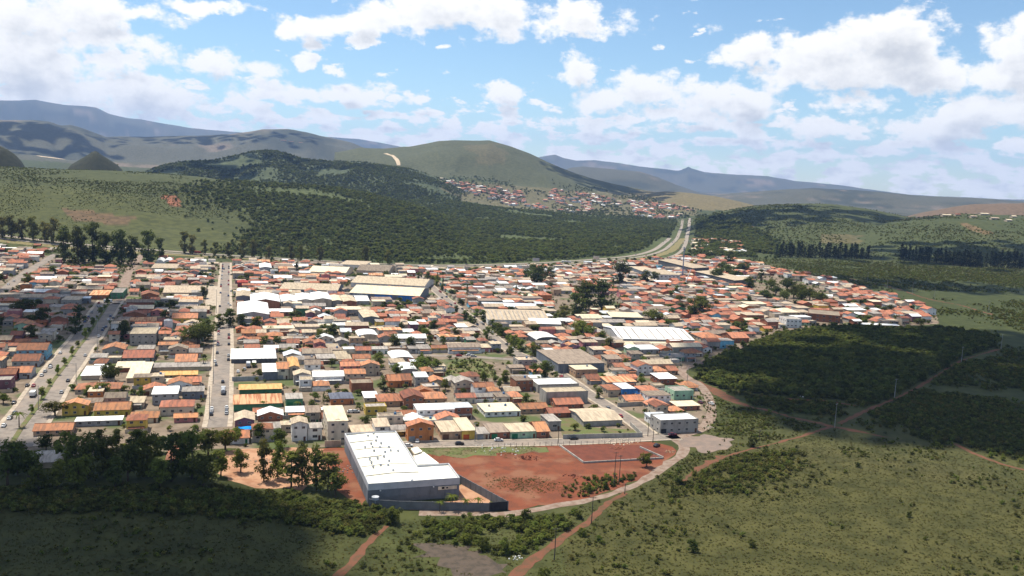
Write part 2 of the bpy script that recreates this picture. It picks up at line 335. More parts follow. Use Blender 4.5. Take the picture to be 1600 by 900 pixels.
def ribbon(name, line, width, z, m, label, off=0.0, jit=0.0, th=0.0, cat=None, link=True, taper=None):
    """a strip laid along a world polyline, following the ground"""
    L_ = np.array(line); T = np.gradient(L_, axis=0); T /= np.linalg.norm(T, axis=1)[:, None] + 1e-9; Nn = np.stack([T[:, 1], -T[:, 0]], 1)
    w = np.full(len(L_), width / 2.0)
    if taper is not None: w = np.interp(np.linspace(0, 1, len(L_)), np.linspace(0, 1, len(taper)), np.array(taper)) / 2
    j1 = (rng.random(len(L_)) - .5) * jit; j2 = (rng.random(len(L_)) - .5) * jit
    a = L_ + Nn * (off - w - j1)[:, None]; b = L_ + Nn * (off + w + j2)[:, None]
    za = height(a[:, 0], a[:, 1]) + z; zb = height(b[:, 0], b[:, 1]) + z
    mb = MB()
    if th:
        for i in range(len(L_) - 1):
            mb.hexa([(*a[i], za[i] - th), (*b[i], zb[i] - th), (*b[i + 1], zb[i + 1] - th), (*a[i + 1], za[i + 1] - th)], [(*a[i], za[i]), (*b[i], zb[i]), (*b[i + 1], zb[i + 1]), (*a[i + 1], za[i + 1])])
    else:
        for i in range(len(L_)): mb.v += [(*a[i], za[i]), (*b[i], zb[i])]
        for i in range(len(L_) - 1): mb.f.append((2 * i, 2 * i + 1, 2 * i + 3, 2 * i + 2)); mb.m.append(0)
    return struct(name, mb.mesh(name, m), label, cat)
def sheet(name, wpts, z, m, label, jit=1.5, step=5, cat=None):
    P = []; n = len(wpts)
    for i in range(n):
        a = np.array(wpts[i]); b = np.array(wpts[(i + 1) % n]); k = max(1, int(np.linalg.norm(b - a) / step))
        for q in range(k): P.append(a + (b - a) * q / k + (rng.random(2) - .5) * jit * (1 if k > 1 else .3))
    v = [Vector((p[0], p[1], z)) for p in P]; tri = tessellate_polygon([v])
    mb = MB(); mb.v = [tuple(x) for x in v]
    for t in tri:
        a, b, c = [v[i] for i in t]
        mb.f.append(tuple(t) if (b - a).cross(c - a).z > 0 else tuple(reversed(t))); mb.m.append(0)
    return struct(name, mb.mesh(name, m), label, cat)

# ------------------------------------------------------------------ ground sheet out to the far ranges
def make_ground():
    az_in = np.linspace(radians(-36), radians(36), 640); az_out = np.linspace(radians(36), radians(324), 150)[1:-1]
    A = np.concatenate([az_in, az_out]); nA = len(A)
    Dd = np.concatenate([[15, 60, 120, 180], np.linspace(220, 1150, 40)[:-1], np.linspace(1150, 3300, 150)[:-1], np.linspace(3300, 5600, 70)[:-1], np.geomspace(5600, 19500, 80)])
    nD = len(Dd)
    AA, DD = np.meshgrid(A, Dd, indexing='ij'); X = np.sin(AA) * DD; Y = np.cos(AA) * DD
    Zz = height(X.ravel(), Y.ravel()).reshape(X.shape)
    V = np.stack([X.ravel(), Y.ravel(), Zz.ravel()], 1)
    i, j = np.meshgrid(np.arange(nA), np.arange(nD - 1), indexing='ij'); i2 = (i + 1) % nA
    Fc = np.stack([i * nD + j, i * nD + j + 1, i2 * nD + j + 1, i2 * nD + j], -1).reshape(-1, 4)[:, ::-1]
    me = bpy.data.meshes.new('ground'); me.vertices.add(len(V)); me.vertices.foreach_set('co', V.ravel())
    me.loops.add(Fc.size); me.loops.foreach_set('vertex_index', Fc.ravel().astype(np.int32)); me.polygons.add(len(Fc))
    me.polygons.foreach_set('loop_start', np.arange(0, Fc.size, 4, dtype=np.int32)); me.polygons.foreach_set('loop_total', np.full(len(Fc), 4, np.int32))
    me.update(); me.validate()
    me.polygons.foreach_set('use_smooth', np.ones(len(Fc), bool))
    # ground cover: what grows or lies where (albedo only)
    px, py, w = proj(V); bad = w < 50; px[bad] = -9999; py[bad] = 9999
    d = np.hypot(V[:, 0], V[:, 1])
    n1 = fbm(V[:, 0] / 90, V[:, 1] / 90, 5, 5); n2 = fbm(V[:, 0] / 400, V[:, 1] / 400, 6, 4)
    c = np.tile(np.array([.06, .066, .019]), (len(V), 1))
    def put(col, k): 
        c[:] = c * (1 - k[:, None]) + np.array(col) * k[:, None]
    put((.056, .068, .02), _ss((n1 - .42) * 5))                                   # greener patches of grassland
    put((.085, .074, .027), _ss((n2 - .56) * 7))                                    # dry grass
    jx = px + (n1 - .5) * 60; jy = py + (n1 - .5) * 14
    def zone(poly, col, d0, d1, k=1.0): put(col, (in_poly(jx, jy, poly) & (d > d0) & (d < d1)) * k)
    zone([(-400, 255), (700, 255), (700, 420), (-400, 420)], (.06, .068, .02), 1250, 2400)
    zone([(-400, 292), (120, 292), (250, 312), (300, 345), (420, 385), (330, 400), (-400, 385)], (.076, .081, .022), 1180, 1900, .7)
    zone([(95, 326), (150, 330), (205, 338), (190, 350), (120, 346)], (.15, .085, .052), 1150, 1900, .75)
    zone([(255, 305), (275, 305), (272, 322), (258, 320)], (.26, .10, .055), 1300, 2200)
    zone([(320, 300), (400, 288), (700, 300), (1060, 340), (1060, 410), (620, 416), (520, 400), (420, 350)], (.075, .09, .03), 1200, 3100)
    zone([(180, 225), (720, 225), (720, 330), (180, 330)], (.065, .08, .036), 2450, 3700)
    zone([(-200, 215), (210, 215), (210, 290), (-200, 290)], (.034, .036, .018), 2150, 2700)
    zone([(500, 200), (1100, 200), (1100, 330), (500, 330)], (.074, .078, .036), 3600, 5200)
    zone([(735, 225), (785, 225), (795, 255), (740, 258)], (.15, .115, .06), 3600, 4500, .4)
    zone([(540, 226), (700, 222), (700, 300), (560, 290)], (.085, .09, .045), 3500, 4500, .7)
    zone([(690, 282), (1090, 310), (1090, 345), (960, 348), (690, 310)], (.14, .12, .062), 2900, 4000, .9)
    zone([(1000, 298), (1210, 298), (1210, 330), (1000, 330)], (.17, .135, .065), 3300, 4600)
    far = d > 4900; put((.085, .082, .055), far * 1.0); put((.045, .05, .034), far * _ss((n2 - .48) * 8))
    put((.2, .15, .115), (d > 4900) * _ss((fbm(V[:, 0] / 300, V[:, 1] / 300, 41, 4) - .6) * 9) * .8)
    zone([(1060, 316), (1460, 316), (1460, 400), (1060, 400)], (.062, .072, .023), 1500, 3300)
    zone([(1280, 365), (1340, 365), (1345, 380), (1280, 380)], (.15, .115, .06), 1300, 3300, .6)
    zone([(1400, 310), (1900, 310), (1900, 338), (1400, 338)], (.15, .10, .065), 2900, 4400)
    zone([(1500, 345), (1545, 362), (1530, 366), (1495, 350)], (.3, .15, .085), 1500, 3300)
    zone([(1130, 348), (1160, 348), (1160, 356), (1120, 356)], (.28, .11, .07), 1500, 3300)
    zone([(1360, 325), (1700, 325), (1700, 400), (1330, 400)], (.06, .072, .026), 1500, 2900, .6)
    zone([(1200, 405), (1700, 425), (1700, 545), (1480, 520), (1230, 425)], (.05, .06, .017), 700, 1500)
    zone([(-300, 760), (560, 770), (620, 900), (-300, 1200)], (.052, .056, .016), 100, 420)
    zone([(1100, 700), (1900, 690), (1900, 1200), (900, 1200), (880, 850)], (.068, .065, .019), 100, 420, .9)
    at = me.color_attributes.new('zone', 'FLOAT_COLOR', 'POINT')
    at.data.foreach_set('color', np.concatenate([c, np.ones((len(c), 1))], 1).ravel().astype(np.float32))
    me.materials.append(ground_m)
    struct('ground', me, 'green and olive land rolling from the scrub to the far hills', 'ground')
    return float(V[:, 2].min()), float(V[:, 2].max())
ZMIN, ZMAX = make_ground()

# ------------------------------------------------------------------ town floor, streets, tracks
TOWN = [(-120, 700), (-120, 392), (-20, 378), (60, 376), (95, 381), (118, 405), (240, 407), (340, 409), (480, 412), (620, 419), (740, 421), (840, 418), (940, 413), (1000, 409), (1062, 402), (1110, 398), (1180, 404), (1250, 424), (1330, 446),
 (1462, 486), (1466, 506), (1400, 511), (1300, 507), (1216, 519), (1170, 537), (1110, 558), (1062, 582), (1092, 606), (1104, 640), (1106, 668), (1020, 684), (800, 690), (640, 694), (550, 697), (500, 700), (420, 705), (340, 700), (180, 712), (-120, 722)]
TOWN_W = W2(TOWN)
sheet('town_ground', TOWN_W, .03, townsoil, 'bare earth and concrete yards between the houses of the town', jit=3, cat='ground')
ST = {}
def street(key, pts, w, label, m=None, pav=1.6, z=.10, name='street', jit=0, step=8):
    ln = smooth_line(W2(pts), step); ST[key] = (ln, w / 2 + (pav or 0))
    ribbon(name, ln, w, z, m or asph, label, jit=jit, cat='road')
    if pav:
        for s, t in ((-1, 'left'), (1, 'right')):
            ribbon('pavement', ln, pav, z + .12, pave, f'pale concrete pavement along the {t} kerb of the {key}', off=s * (w / 2 + pav / 2 + .02), th=.22, cat='pavement')
street('long straight street', [(339, 668), (342, 648), (345, 600), (349, 540), (350, 490), (351, 450), (353, 411)], 9.0, 'long straight asphalt street running from the trees up to the highway', pav=2.4)
av = [(14, 700), (37, 664), (57, 637), (82, 597), (105, 567), (122, 543), (133, 530), (150, 504), (166, 480), (173, 470)]
avl = smooth_line(W2(av), 8); ST['avenue'] = (avl, 11.2)
ribbon('avenue', avl, 18, .10, asph, 'wide asphalt avenue split by a planted median', cat='road')
ribbon('median', avl, 2.2, .26, lawn_m, 'narrow grassy median strip down the middle of the avenue', th=.2, cat='median')
for s, t in ((-1, 'left'), (1, 'right')):
    ribbon('pavement', avl, 2.2, .22, pave, f'pale pavement along the {t} side of the planted avenue', off=s * 10.1, th=.22, cat='pavement')
street('dirt lane', [(188, 470), (196, 440), (205, 420), (222, 398)], 9, 'orange dirt lane climbing from the avenue towards the tall trees', m=gravel, pav=0, jit=2)
street('far street', [(-20, 470), (5, 455), (35, 430), (62, 413), (88, 397)], 10, 'pale street slanting up the far left of the town', pav=0)
street('tree-lined street', [(1016, 680), (985, 657), (955, 638), (922, 617), (890, 594), (850, 569), (802, 550), (775, 530), (747, 505), (725, 489), (695, 466), (668, 443), (650, 428)], 7.5, 'tree-lined street cutting back through the middle of the town', pav=1.4)
street('front street', [(560, 699), (640, 695), (760, 693), (900, 690), (1016, 684), (1060, 682)], 8.5, 'pale front street between the houses and the red dirt lot', pav=1.2, jit=.4)
street('cross street', [(600, 556), (650, 555), (717, 557), (760, 559), (806, 562)], 6.5, 'short cross street with parked cars behind the green lot', pav=0)
street('edge road', [(1046, 685), (1075, 678), (1100, 668), (1112, 648), (1108, 625), (1096, 604), (1072, 588), (1066, 578), (1090, 568), (1130, 553), (1172, 537), (1218, 519)], 6, 'dusty road curving round the right edge of the town', m=gravel, pav=0, jit=1.2)
street('left cross street', [(176, 474), (200, 475), (235, 476), (262, 477)], 6, 'shaded cross street at the top of the avenue', pav=0)
street('plaza', [(332, 478), (334, 462), (336, 447)], 13, 'pale paved widening beside the long straight street', pav=0, z=.14, m=pave)
dl = smooth_line(W2([(1052, 684), (1068, 696), (1068, 709), (1046, 723), (1012, 747), (975, 765), (925, 780), (875, 790), (825, 798), (800, 803), (730, 802), (655, 800)]), 5)
ribbon('dirt_road', dl, 6.5, .07, gravel, 'grey dirt road curving from the front street past the fenced factory', jit=1.5, cat='road', taper=[6, 5, 4.5, 4, 4, 4.2, 4.5, 5, 6])
sheet('asphalt_patch', W2([(1062, 683), (1095, 680), (1118, 681), (1150, 688), (1138, 694), (1146, 702), (1122, 704), (1100, 709), (1085, 701), (1066, 697)]), .09, asph2, 'worn grey asphalt turning patch at the end of the front street', jit=4, step=3, cat='road')
sheet('red_lot', W2([(640, 698), (760, 697), (900, 695), (1015, 690), (1050, 698), (1058, 706), (1040, 720), (1008, 744), (972, 762), (922, 777), (872, 787), (822, 795), (795, 798), (770, 780), (735, 758), (705, 738), (675, 722)]), .05, soil, 'open red dirt lot between the factory and the front street', jit=4, cat='ground')
sheet('foundation_floor', W2([(874, 697), (1000, 695), (1045, 701), (1036, 716), (985, 720), (912, 724)]), .065, soil_d, 'darker red levelled floor inside the low foundation walls', jit=.3, cat='ground')
sheet('grass_patch', W2([(655, 699), (780, 697), (860, 697), (850, 704), (780, 711), (720, 714), (668, 712)]), .08, lawn_m, 'strip of grass along the front street edge of the red lot', jit=5, step=3, cat='grass')
sheet('soil_strip', W2([(500, 700), (540, 700), (556, 735), (572, 775), (560, 790), (530, 765), (505, 735)]), .05, soil, 'strip of bare red soil along the left wall of the factory', jit=4, cat='ground')
sheet('dirt_yard', W2([(345, 705), (400, 700), (500, 702), (510, 740), (470, 765), (400, 760), (350, 745)]), .055, sand, 'sandy yard under the trees left of the factory', jit=5, cat='ground')
sheet('grass_lot', W2([(872, 655), (902, 653), (925, 668), (995, 672), (1005, 681), (880, 684), (876, 670)]), .06, lawn_m, 'walled grassy lot beside the low shed on the front street', jit=.5, cat='grass')
sheet('grass_lot', W2([(700, 567), (745, 560), (770, 572), (778, 590), (735, 592), (700, 585)]), .06, lawn_m, 'overgrown green lot behind the cross street', jit=1, cat='grass')
sheet('burnt_patch', W2([(650, 852), (690, 848), (720, 858), (760, 868), (800, 885), (770, 900), (720, 900), (690, 880), (655, 868)]), .04, mat('burnt_ground', (.085, .065, .05), (.055, .045, .035), rnd=0), 'dark bare patch in the foreground scrub', jit=7, step=3, cat='ground')
def track(pts, w, label, m=None, jit=1.2, z=.06, **k): return ribbon('path', smooth_line(W2(pts), 3), w, z, m or soil_p, label, jit=jit, cat='path', **k)
track([(978, 770), (950, 786), (920, 815), (884, 838), (850, 862), (815, 890), (780, 930)], 7, 'red footpath dropping from the dirt road through the foreground scrub', taper=[2, 2.4, 2.6, 3.2, 4, 4])
track([(605, 822), (593, 832), (576, 847), (556, 872), (530, 900), (505, 925)], 4, 'narrow red footpath in the scrub below the factory', taper=[1.5, 2.5, 3, 3, 4])
track([(1085, 595), (1110, 607), (1135, 620), (1160, 632), (1200, 642), (1250, 655), (1300, 666), (1350, 676), (1408, 687)], 6, 'red dirt track crossing the meadow from the edge road', taper=[4, 6, 9, 5, 2.5, 3, 4, 3, .8], jit=3)
track([(1300, 667), (1285, 671), (1247, 683), (1210, 693), (1150, 708), (1100, 728), (1075, 745)], 4, 'red track slanting from the pole down to the turning patch', taper=[1.8, 1.8, 1.4, 1.4, 1.6, 1.8], z=.075)
track([(1150, 612), (1190, 618), (1235, 624), (1290, 627), (1338, 634)], 7, 'dark red track along the foot of the woodland', soil_d, taper=[.8, 2.5, 4.5, 4, .8])
track([(1312, 662), (1350, 643), (1387, 628), (1425, 610), (1462, 588), (1495, 567), (1525, 556), (1560, 546)], 5, 'red track climbing along the power poles between woods and meadow', taper=[2.4, 3.2, 1.6, 2.4, 1.0, 2.4, .6, 4])
track([(1490, 693), (1530, 712), (1575, 728), (1640, 742)], 2.2, 'short red track at the right edge of the meadow')
track([(1320, 434), (1375, 445), (1412, 455), (1450, 467), (1500, 477), (1552, 492)], 3, 'thin reddish track under the far power poles', jit=4)
track([(1070, 752), (1085, 735), (1110, 722), (1130, 712)], 3, 'bare red soil beside the bend of the dirt road', jit=3, z=.065)
# highway
hl = smooth_line(W2([(-260, 352), (-100, 363), (0, 371), (120, 384), (240, 393), (330, 399), (450, 406), (600, 414), (720, 416), (850, 412), (930, 407), (1000, 400), (1036, 388), (1052, 374), (1060, 358), (1064, 343)]), 20)
ribbon('highway', hl, 7.5, .3, hwy_m, 'near carriageway of the highway along the far edge of town', cat='road', off=6)
ribbon('highway', hl[:int(len(hl) * .62)], 9, .3, hwy_m, 'further carriageway of the highway along the foot of the hills', cat='road', off=-10)
h2 = smooth_line(W2([(1040, 404), (1060, 396), (1070, 384), (1073, 372), (1076, 356), (1078, 341)]), 20)
ribbon('highway', h2, 20, .3, hwy_m, 'straight far arm of the highway packed with traffic', cat='road', taper=[6, 8, 9, 9, 8])
ribbon('verge', hl[:int(len(hl) * .62)], 14, .15, mat('dry_verge', (.2, .16, .075), (.12, .12, .05), rnd=0), 'dry grass verge beside the highway', off=19, jit=4, cat='verge')
sheet('lay_by', W2([(1028, 388), (1040, 383), (1048, 382), (1050, 386), (1042, 393), (1030, 394)]), .4, mat('pale_gravel', (.7, .66, .6), rnd=0), 'white gravel lay-by beside the highway bend', cat='ground')
track([(602, 240), (612, 243), (620, 250), (623, 259)], 16, 'pale dirt road cut into the saddle of the far hill', mat('pale_cut', (.5, .4, .28), rnd=0), jit=2, z=.8)
track([(60, 244), (85, 247), (100, 249)], 60, 'pale strip of bare ground behind the small dark cone', bpy.data.materials['pale_cut'], jit=10, z=1)

# ------------------------------------------------------------------ buildings
E1 = np.array([cos(ANG), sin(ANG)]); E2 = np.array([-sin(ANG), cos(ANG)])
def solve(P, dirv, px=None, py=None):
    """metres along dirv from P until the projection reaches column px or row py"""
    v = np.array(P) - np.array([0, 0, CAMZ]); dv = np.array(dirv)
    if px is not None: k = (px - 800) / F; return (cr @ v - k * (cf @ v)) / (k * (cf @ dv) - cr @ dv)
    k = (450 - py) / F; return (cu @ v - k * (cf @ v)) / (k * (cf @ dv) - cu @ dv)

def roof_mesh(mb, kind, w, dep, h, rise, o=.45, m=0):
    """roof solid over a w x dep plan, eaves at h, front at y=0"""
    x0, x1, y0, y1 = -w / 2 - o, w / 2 + o, -o, dep + o
    if kind == 'gx':
        ym = dep / 2; e = h - rise * o / (dep / 2)
        mb.slab([(x0, y0, e), (x1, y0, e), (x1, ym, h + rise), (x0, ym, h + rise)], m=m); mb.slab([(x0, ym, h + rise), (x1, ym, h + rise), (x1, y1, e), (x0, y1, e)], m=m)
    elif kind == 'gy':
        e = h - rise * o / (w / 2)
        mb.slab([(x0, y0, e), (0, y0, h + rise), (0, y1, h + rise), (x0, y1, e)], m=m); mb.slab([(0, y0, h + rise), (x1, y0, e), (x1, y1, e), (0, y1, h + rise)], m=m)
    elif kind == 'hip':
        k = min(w, dep) / 2 + o; z0 = h - .1; z1 = h + rise
        if w >= dep: a, b = (x0 + k, dep / 2, z1), (x1 - k, dep / 2, z1)
        else: a, b = (0, y0 + k, z1), (0, y1 - k, z1)
        c = [(x0, y0, z0), (x1, y0, z0), (x1, y1, z0), (x0, y1, z0)]
        if w >= dep: mb.poly([c[0], c[1], b, a], m); mb.poly([c[1], c[2], b], m); mb.poly([c[2], c[3], a, b], m); mb.poly([c[3], c[0], a], m)
        else: mb.poly([c[0], c[1], a], m); mb.poly([c[1], c[2], b, a], m); mb.poly([c[2], c[3], b], m); mb.poly([c[3], c[0], a, b], m)
        mb.hexa([(x, y, z0 - .14) for x, y, z in c], [(x, y, z0 - .003) for x, y, z in c], m)
    elif kind == 'shed':
        mb.slab([(x0, y0, h + .05), (x1, y0, h + .05), (x1, y1, h + rise), (x0, y1, h + rise)], m=m)
    elif kind == 'arch':
        n = 9; P = []
        for i in range(n + 1):
            t = pi * i / n; P.append((-(w / 2 + o * .3) * cos(t), h + rise * sin(t)))
        for i in range(n):
            (xa, za), (xb, zb) = P[i], P[i + 1]
            mb.slab([(xa, y0, za), (xb, y0, zb), (xb, y1, zb), (xa, y1, za)], m=m)
    elif kind == 'flat':
        mb.box(-w / 2 + .16, w / 2 - .16, .16, dep - .16, h - .2, h)
    elif kind == 'slab':
        mb.box(x0 + .2, x1 - .2, y0 + .2, y1 - .2, h, h + .22)
def wall_mesh(mb, kind, w, dep, h, rise, m=0, par=.45):
    x0, x1 = -w / 2, w / 2
    if kind == 'flat':
        mb.box(x0, x1, 0, dep, 0, h - .22, m); H = h + par
        mb.box(x0, x1, 0, .16, h - .22, H, m); mb.box(x0, x1, dep - .16, dep, h - .22, H, m); mb.box(x0, x0 + .16, .16, dep - .16, h - .22, H, m); mb.box(x1 - .16, x1, .16, dep - .16, h - .22, H, m)
        return
    mb.box(x0, x1, 0, dep, 0, h - .02 if kind == 'slab' else h - .16, m); q = h - .16
    if kind == 'gy':
        for y, s in ((0, 1), (dep, -1)):
            t = [(x0, y, q), (x1, y, q), (0, y, h + rise - .2)]; mb.poly(t if s > 0 else t[::-1], m)
    elif kind == 'gx':
        for x, s in ((x0, 1), (x1, -1)):
            t = [(x, dep, q), (x, 0, q), (x, dep / 2, h + rise - .2)]; mb.poly(t if s > 0 else t[::-1], m)
    elif kind == 'shed':
        g = h + rise - .2
        mb.hexa([(x0, 0.002, q), (x1, 0.002, q), (x1, dep, q), (x0, dep, q)], [(x0, 0.002, q + .05), (x1, 0.002, q + .05), (x1, dep, g), (x0, dep, g)], m)
    elif kind == 'arch':
        n = 9
        for y, s in ((0, 1), (dep, -1)):
            t = [((w / 2) * cos(pi * i / n), y, q + (rise - .02) * sin(pi * i / n)) for i in range(n + 1)]; mb.poly(t if s < 0 else t[::-1], m)
def _win(w, h):
    b = MB(); b.box(-w / 2, w / 2, -.06, .02, 0, h, 0); b.box(-w / 2 + .1, -.04, -.09, -.05, .1, h - .1, 1); b.box(.04, w / 2 - .1, -.09, -.05, .1, h - .1, 1)
    return b.mesh('window', [frame_w, glass])
WIN = _win(1.4, 1.15); WINB = _win(2.2, 1.3)
def _door(w, h, k):
    b = MB(); b.box(-w / 2, w / 2, -.07, .02, 0, h, 0)
    for i in range(1, 4): b.box(-w / 2 + .05, w / 2 - .05, -.085, -.065, h * i / 4 - .03, h * i / 4 + .03, 0)
    return b.mesh('door', DOORC[k])
DOOR = {k: _door(1.0, 2.1, k) for k in DOORC}; GATE = {k: _door(2.9, 2.4, k) for k in DOORC}
tb = MB(); tb.tube((0, 0, 0), (0, 0, 1.0), .7, .62, 10); tb.tube((0, 0, 1.0), (0, 0, 1.2), .62, .2, 10); TANK = tb.mesh('water_tank', tank_m); TANKG = tb.mesh('water_tank', tankg_m)
FOOT = []           # footprints (centre, axis, half sizes)
def overlap(c, ax, hw, hd, pad=1.0):
    for (c2, a2, w2, d2) in FOOT:
        dd = c - c2
        if abs(dd[0]) > hw + hd + w2 + d2 or abs(dd[1]) > hw + hd + w2 + d2: continue
        n2 = np.array([-a2[1], a2[0]]); nn = np.array([-ax[1], ax[0]])
        if all(abs(dd @ t) < abs((ax * hw) @ t) + abs((nn * hd) @ t) + abs((a2 * w2) @ t) + abs((n2 * d2) @ t) + pad for t in (ax, nn, a2, n2)): return True
    return False
def foot(P0, ang, w, dep):
    ax = np.array([cos(ang), sin(ang)]); c = np.array(P0[:2]) + ax * w / 2 + np.array([-ax[1], ax[0]]) * dep / 2; FOOT.append((c, ax, w / 2, dep / 2))
def building(label, cat, P0, ang, w, dep, h, kind, rc, wc, rise=None, storeys=None, door='brown', gate=None, wins=True, tank=0, yard=None, name='house', group=None, side=0, par=.45, extra=None, reg=True, annex=None, porch=0, skylights=0):
    ax = np.array([cos(ang), sin(ang)]); c = np.array(P0[:2]) + ax * w / 2
    if reg: foot(P0, ang, w, dep)
    root = thing(name, label, cat, (c[0], c[1], 0.05), ang, group)
    if rise is None: rise = {'gx': dep / 2 * .34, 'gy': w / 2 * .34, 'hip': min(w, dep) / 2 * .42, 'shed': dep * .07, 'arch': w * .14}.get(kind, 0)
    mb = MB(); wall_mesh(mb, kind, w, dep, h, rise, par=par); obj('wall', mb.mesh('wall', W[wc]), root)
    mb = MB(); roof_mesh(mb, kind, w, dep, h, rise); rf = obj('roof', mb.mesh('roof', R[rc]), root)
    if kind in ('gx', 'gy', 'hip') and rc in ('orange', 'terracotta', 'yellow', 'red') :
        mb = MB(); o = .45
        if kind == 'gx': mb.box(-w / 2 - o, w / 2 + o, dep / 2 - .14, dep / 2 + .14, h + rise - .03, h + rise + .12)
        elif kind == 'gy': mb.box(-.14, .14, -o, dep + o, h + rise - .03, h + rise + .12)
        else:
            k = min(w, dep) / 2
            if w >= dep: mb.box(-w / 2 + k, w / 2 - k, dep / 2 - .14, dep / 2 + .14, h + rise - .06, h + rise + .1)
            else: mb.box(-.14, .14, k, dep - k, h + rise - .06, h + rise + .1)
        obj('ridge_cap', mb.mesh('ridge_cap', R[rc]), rf)
    if wins:
        st = storeys or (2 if h > 5 else 1); fh = h / st
        n = max(1, min(5, int(w / 3.4))); g = -1
        if gate: obj('gate', GATE[gate], root, (-w / 2 + 2.0 if w > 6 else 0, -.01, 0))
        if door: obj('door', DOOR[door], root, (w / 2 - 1.2, -.01, 0))
        for s in range(st):
            for i in range(n):
                x = -w / 2 + w * (i + .5) / n
                if s == 0 and ((gate and x < -w / 2 + 4) or (door and x > w / 2 - 2.2)): continue
                obj('window', WIN if w / n < 5 else WINB, root, (x, -.01, s * fh + fh * .38))
            if side:
                x = -w / 2 if side < 0 else w / 2
                for i in range(max(1, min(4, int(dep / 4)))):
                    obj('window', WIN, root, (x + side * .01, dep * (i + .5) / max(1, min(4, int(dep / 4))), s * fh + fh * .4), -pi / 2 if side < 0 else pi / 2)
    for t in range(skylights):
        mb = MB(); x = -w * .46 + w * .92 * t / (skylights - 1); q = rise / (dep / 2); y0, y1 = .6, dep / 2 - .8
        mb.slab([(x - .5, y0, h + q * y0 + .06), (x + .5, y0, h + q * y0 + .06), (x + .5, y1, h + q * y1 + .06), (x - .5, y1, h + q * y1 + .06)], .05); obj('skylight', mb.mesh('skylight', R['grey']), rf)
    for t in range(tank):
        obj('water_tank', TANK if random.random() < .5 else TANKG, root, (w * (.22 if t == 0 else -.25), dep * .6, h + (0.02 if kind == 'flat' else .25) + (rise if kind in ('shed',) else 0)))
    if porch:
        mb = MB(); mb.slab([(-w * .42, -porch, 2.35), (w * .42, -porch, 2.35), (w * .42, -.03, 2.65), (-w * .42, -.03, 2.65)], .1); pr = obj('porch_roof', mb.mesh('porch_roof', R[random.choice(['beige', 'grey', 'brown', 'orange', 'terracotta', 'white'])]), root)
        for sx in (-.4, .4):
            mb = MB(); mb.box(w * sx - .09, w * sx + .09, -porch + .15, -porch + .33, 0, 2.2); obj('porch_post', mb.mesh('porch_post', W['white']), pr)
    if annex:
        aw, ad, ah = annex; mb = MB(); mb.box(-aw / 2, aw / 2, dep + .05, dep + ad, 0, ah - .1); an = obj('annex', mb.mesh('annex', W[random.choice(['brick', 'concrete', 'beige', 'white'])]), root, (random.uniform(-1, 1) * (w - aw) * .45, 0, 0))
        mb = MB(); mb.slab([(-aw / 2 - .2, dep + .04, ah + .25), (aw / 2 + .2, dep + .04, ah + .25), (aw / 2 + .2, dep + ad + .2, ah), (-aw / 2 - .2, dep + ad + .2, ah)], .1); obj('annex_roof', mb.mesh('annex_roof', R[random.choice(['beige', 'grey', 'brown', 'white', 'orange'])]), an)
    if yard:
        mb = MB(); d = yard; x0, x1 = -w / 2 - .6, w / 2 + .6
        mb.box(x0, x1, -d, -d + .18, 0, 1.9); mb.box(x0, x0 + .18, -d + .18, -.05, 0, 1.9); mb.box(x1 - .18, x1, -d + .18, -.05, 0, 1.9)
        obj('yard_wall', mb.mesh('yard_wall', W[random.choice(['concrete', 'beige', 'white', 'grey', 'brick'])]), root)
    return root, w, dep, h
def B(label, xl, xr, yb, ye, yt, kind, rc, wc, cat='house', ang=None, **k):
    a = ANG if ang is None else radians(ang)
    P0 = hit(xl, yb, 0.0); w = solve(P0, (cos(a), sin(a), 0), px=xr)
    h = min(13, max(2.6, solve(P0, (0, 0, 1), py=ye))); wh = cat in ('warehouse', 'shed'); sl_ = .13 if wh else .32; up = np.array([0, 0, 1.0]); fwd = np.array([-sin(a), cos(a), 0])
    w = min(max(w, 4), 120); top = P0 + up * h
    if kind in ('gx', 'hip'): dep = 2 * solve(top, fwd + up * sl_, py=yt); dep = min(max(dep, 5), 60); rs = sl_ * min(dep, w if kind == 'hip' else 1e9) / 2
    elif kind == 'shed': dep = min(max(solve(top, fwd + up * .05, py=yt), 5), 60); rs = .05 * dep
    elif kind == 'gy': rs = sl_ * w / 2 * (1.4 if wh else 1); dep = min(max(solve(top + up * rs, fwd, py=yt), 5), 60)
    elif kind == 'arch': rs = k.pop('rise', w * .13); dep = min(max(solve(top + up * rs, fwd, py=yt), 5), 60)
    else: rs = 0; dep = min(max(solve(top, fwd, py=yt), 5), 60)
    k.setdefault('rise', rs)
    k.setdefault('side', -1 if (xl + xr) / 2 > 400 else 1)
    if cat in ('warehouse', 'shed'): k.setdefault('name', cat); k.setdefault('door', None); k.setdefault('wins', False)
    if k.get('reg', True) and cat == 'house': foot(P0 - np.array([-sin(a), cos(a), 0]) * 5.0, a, w, 5.0)      # keep the front yard free
    return building(label, cat, P0, a, w, dep, h, kind, rc, wc, **k)
G_HOUSE = None
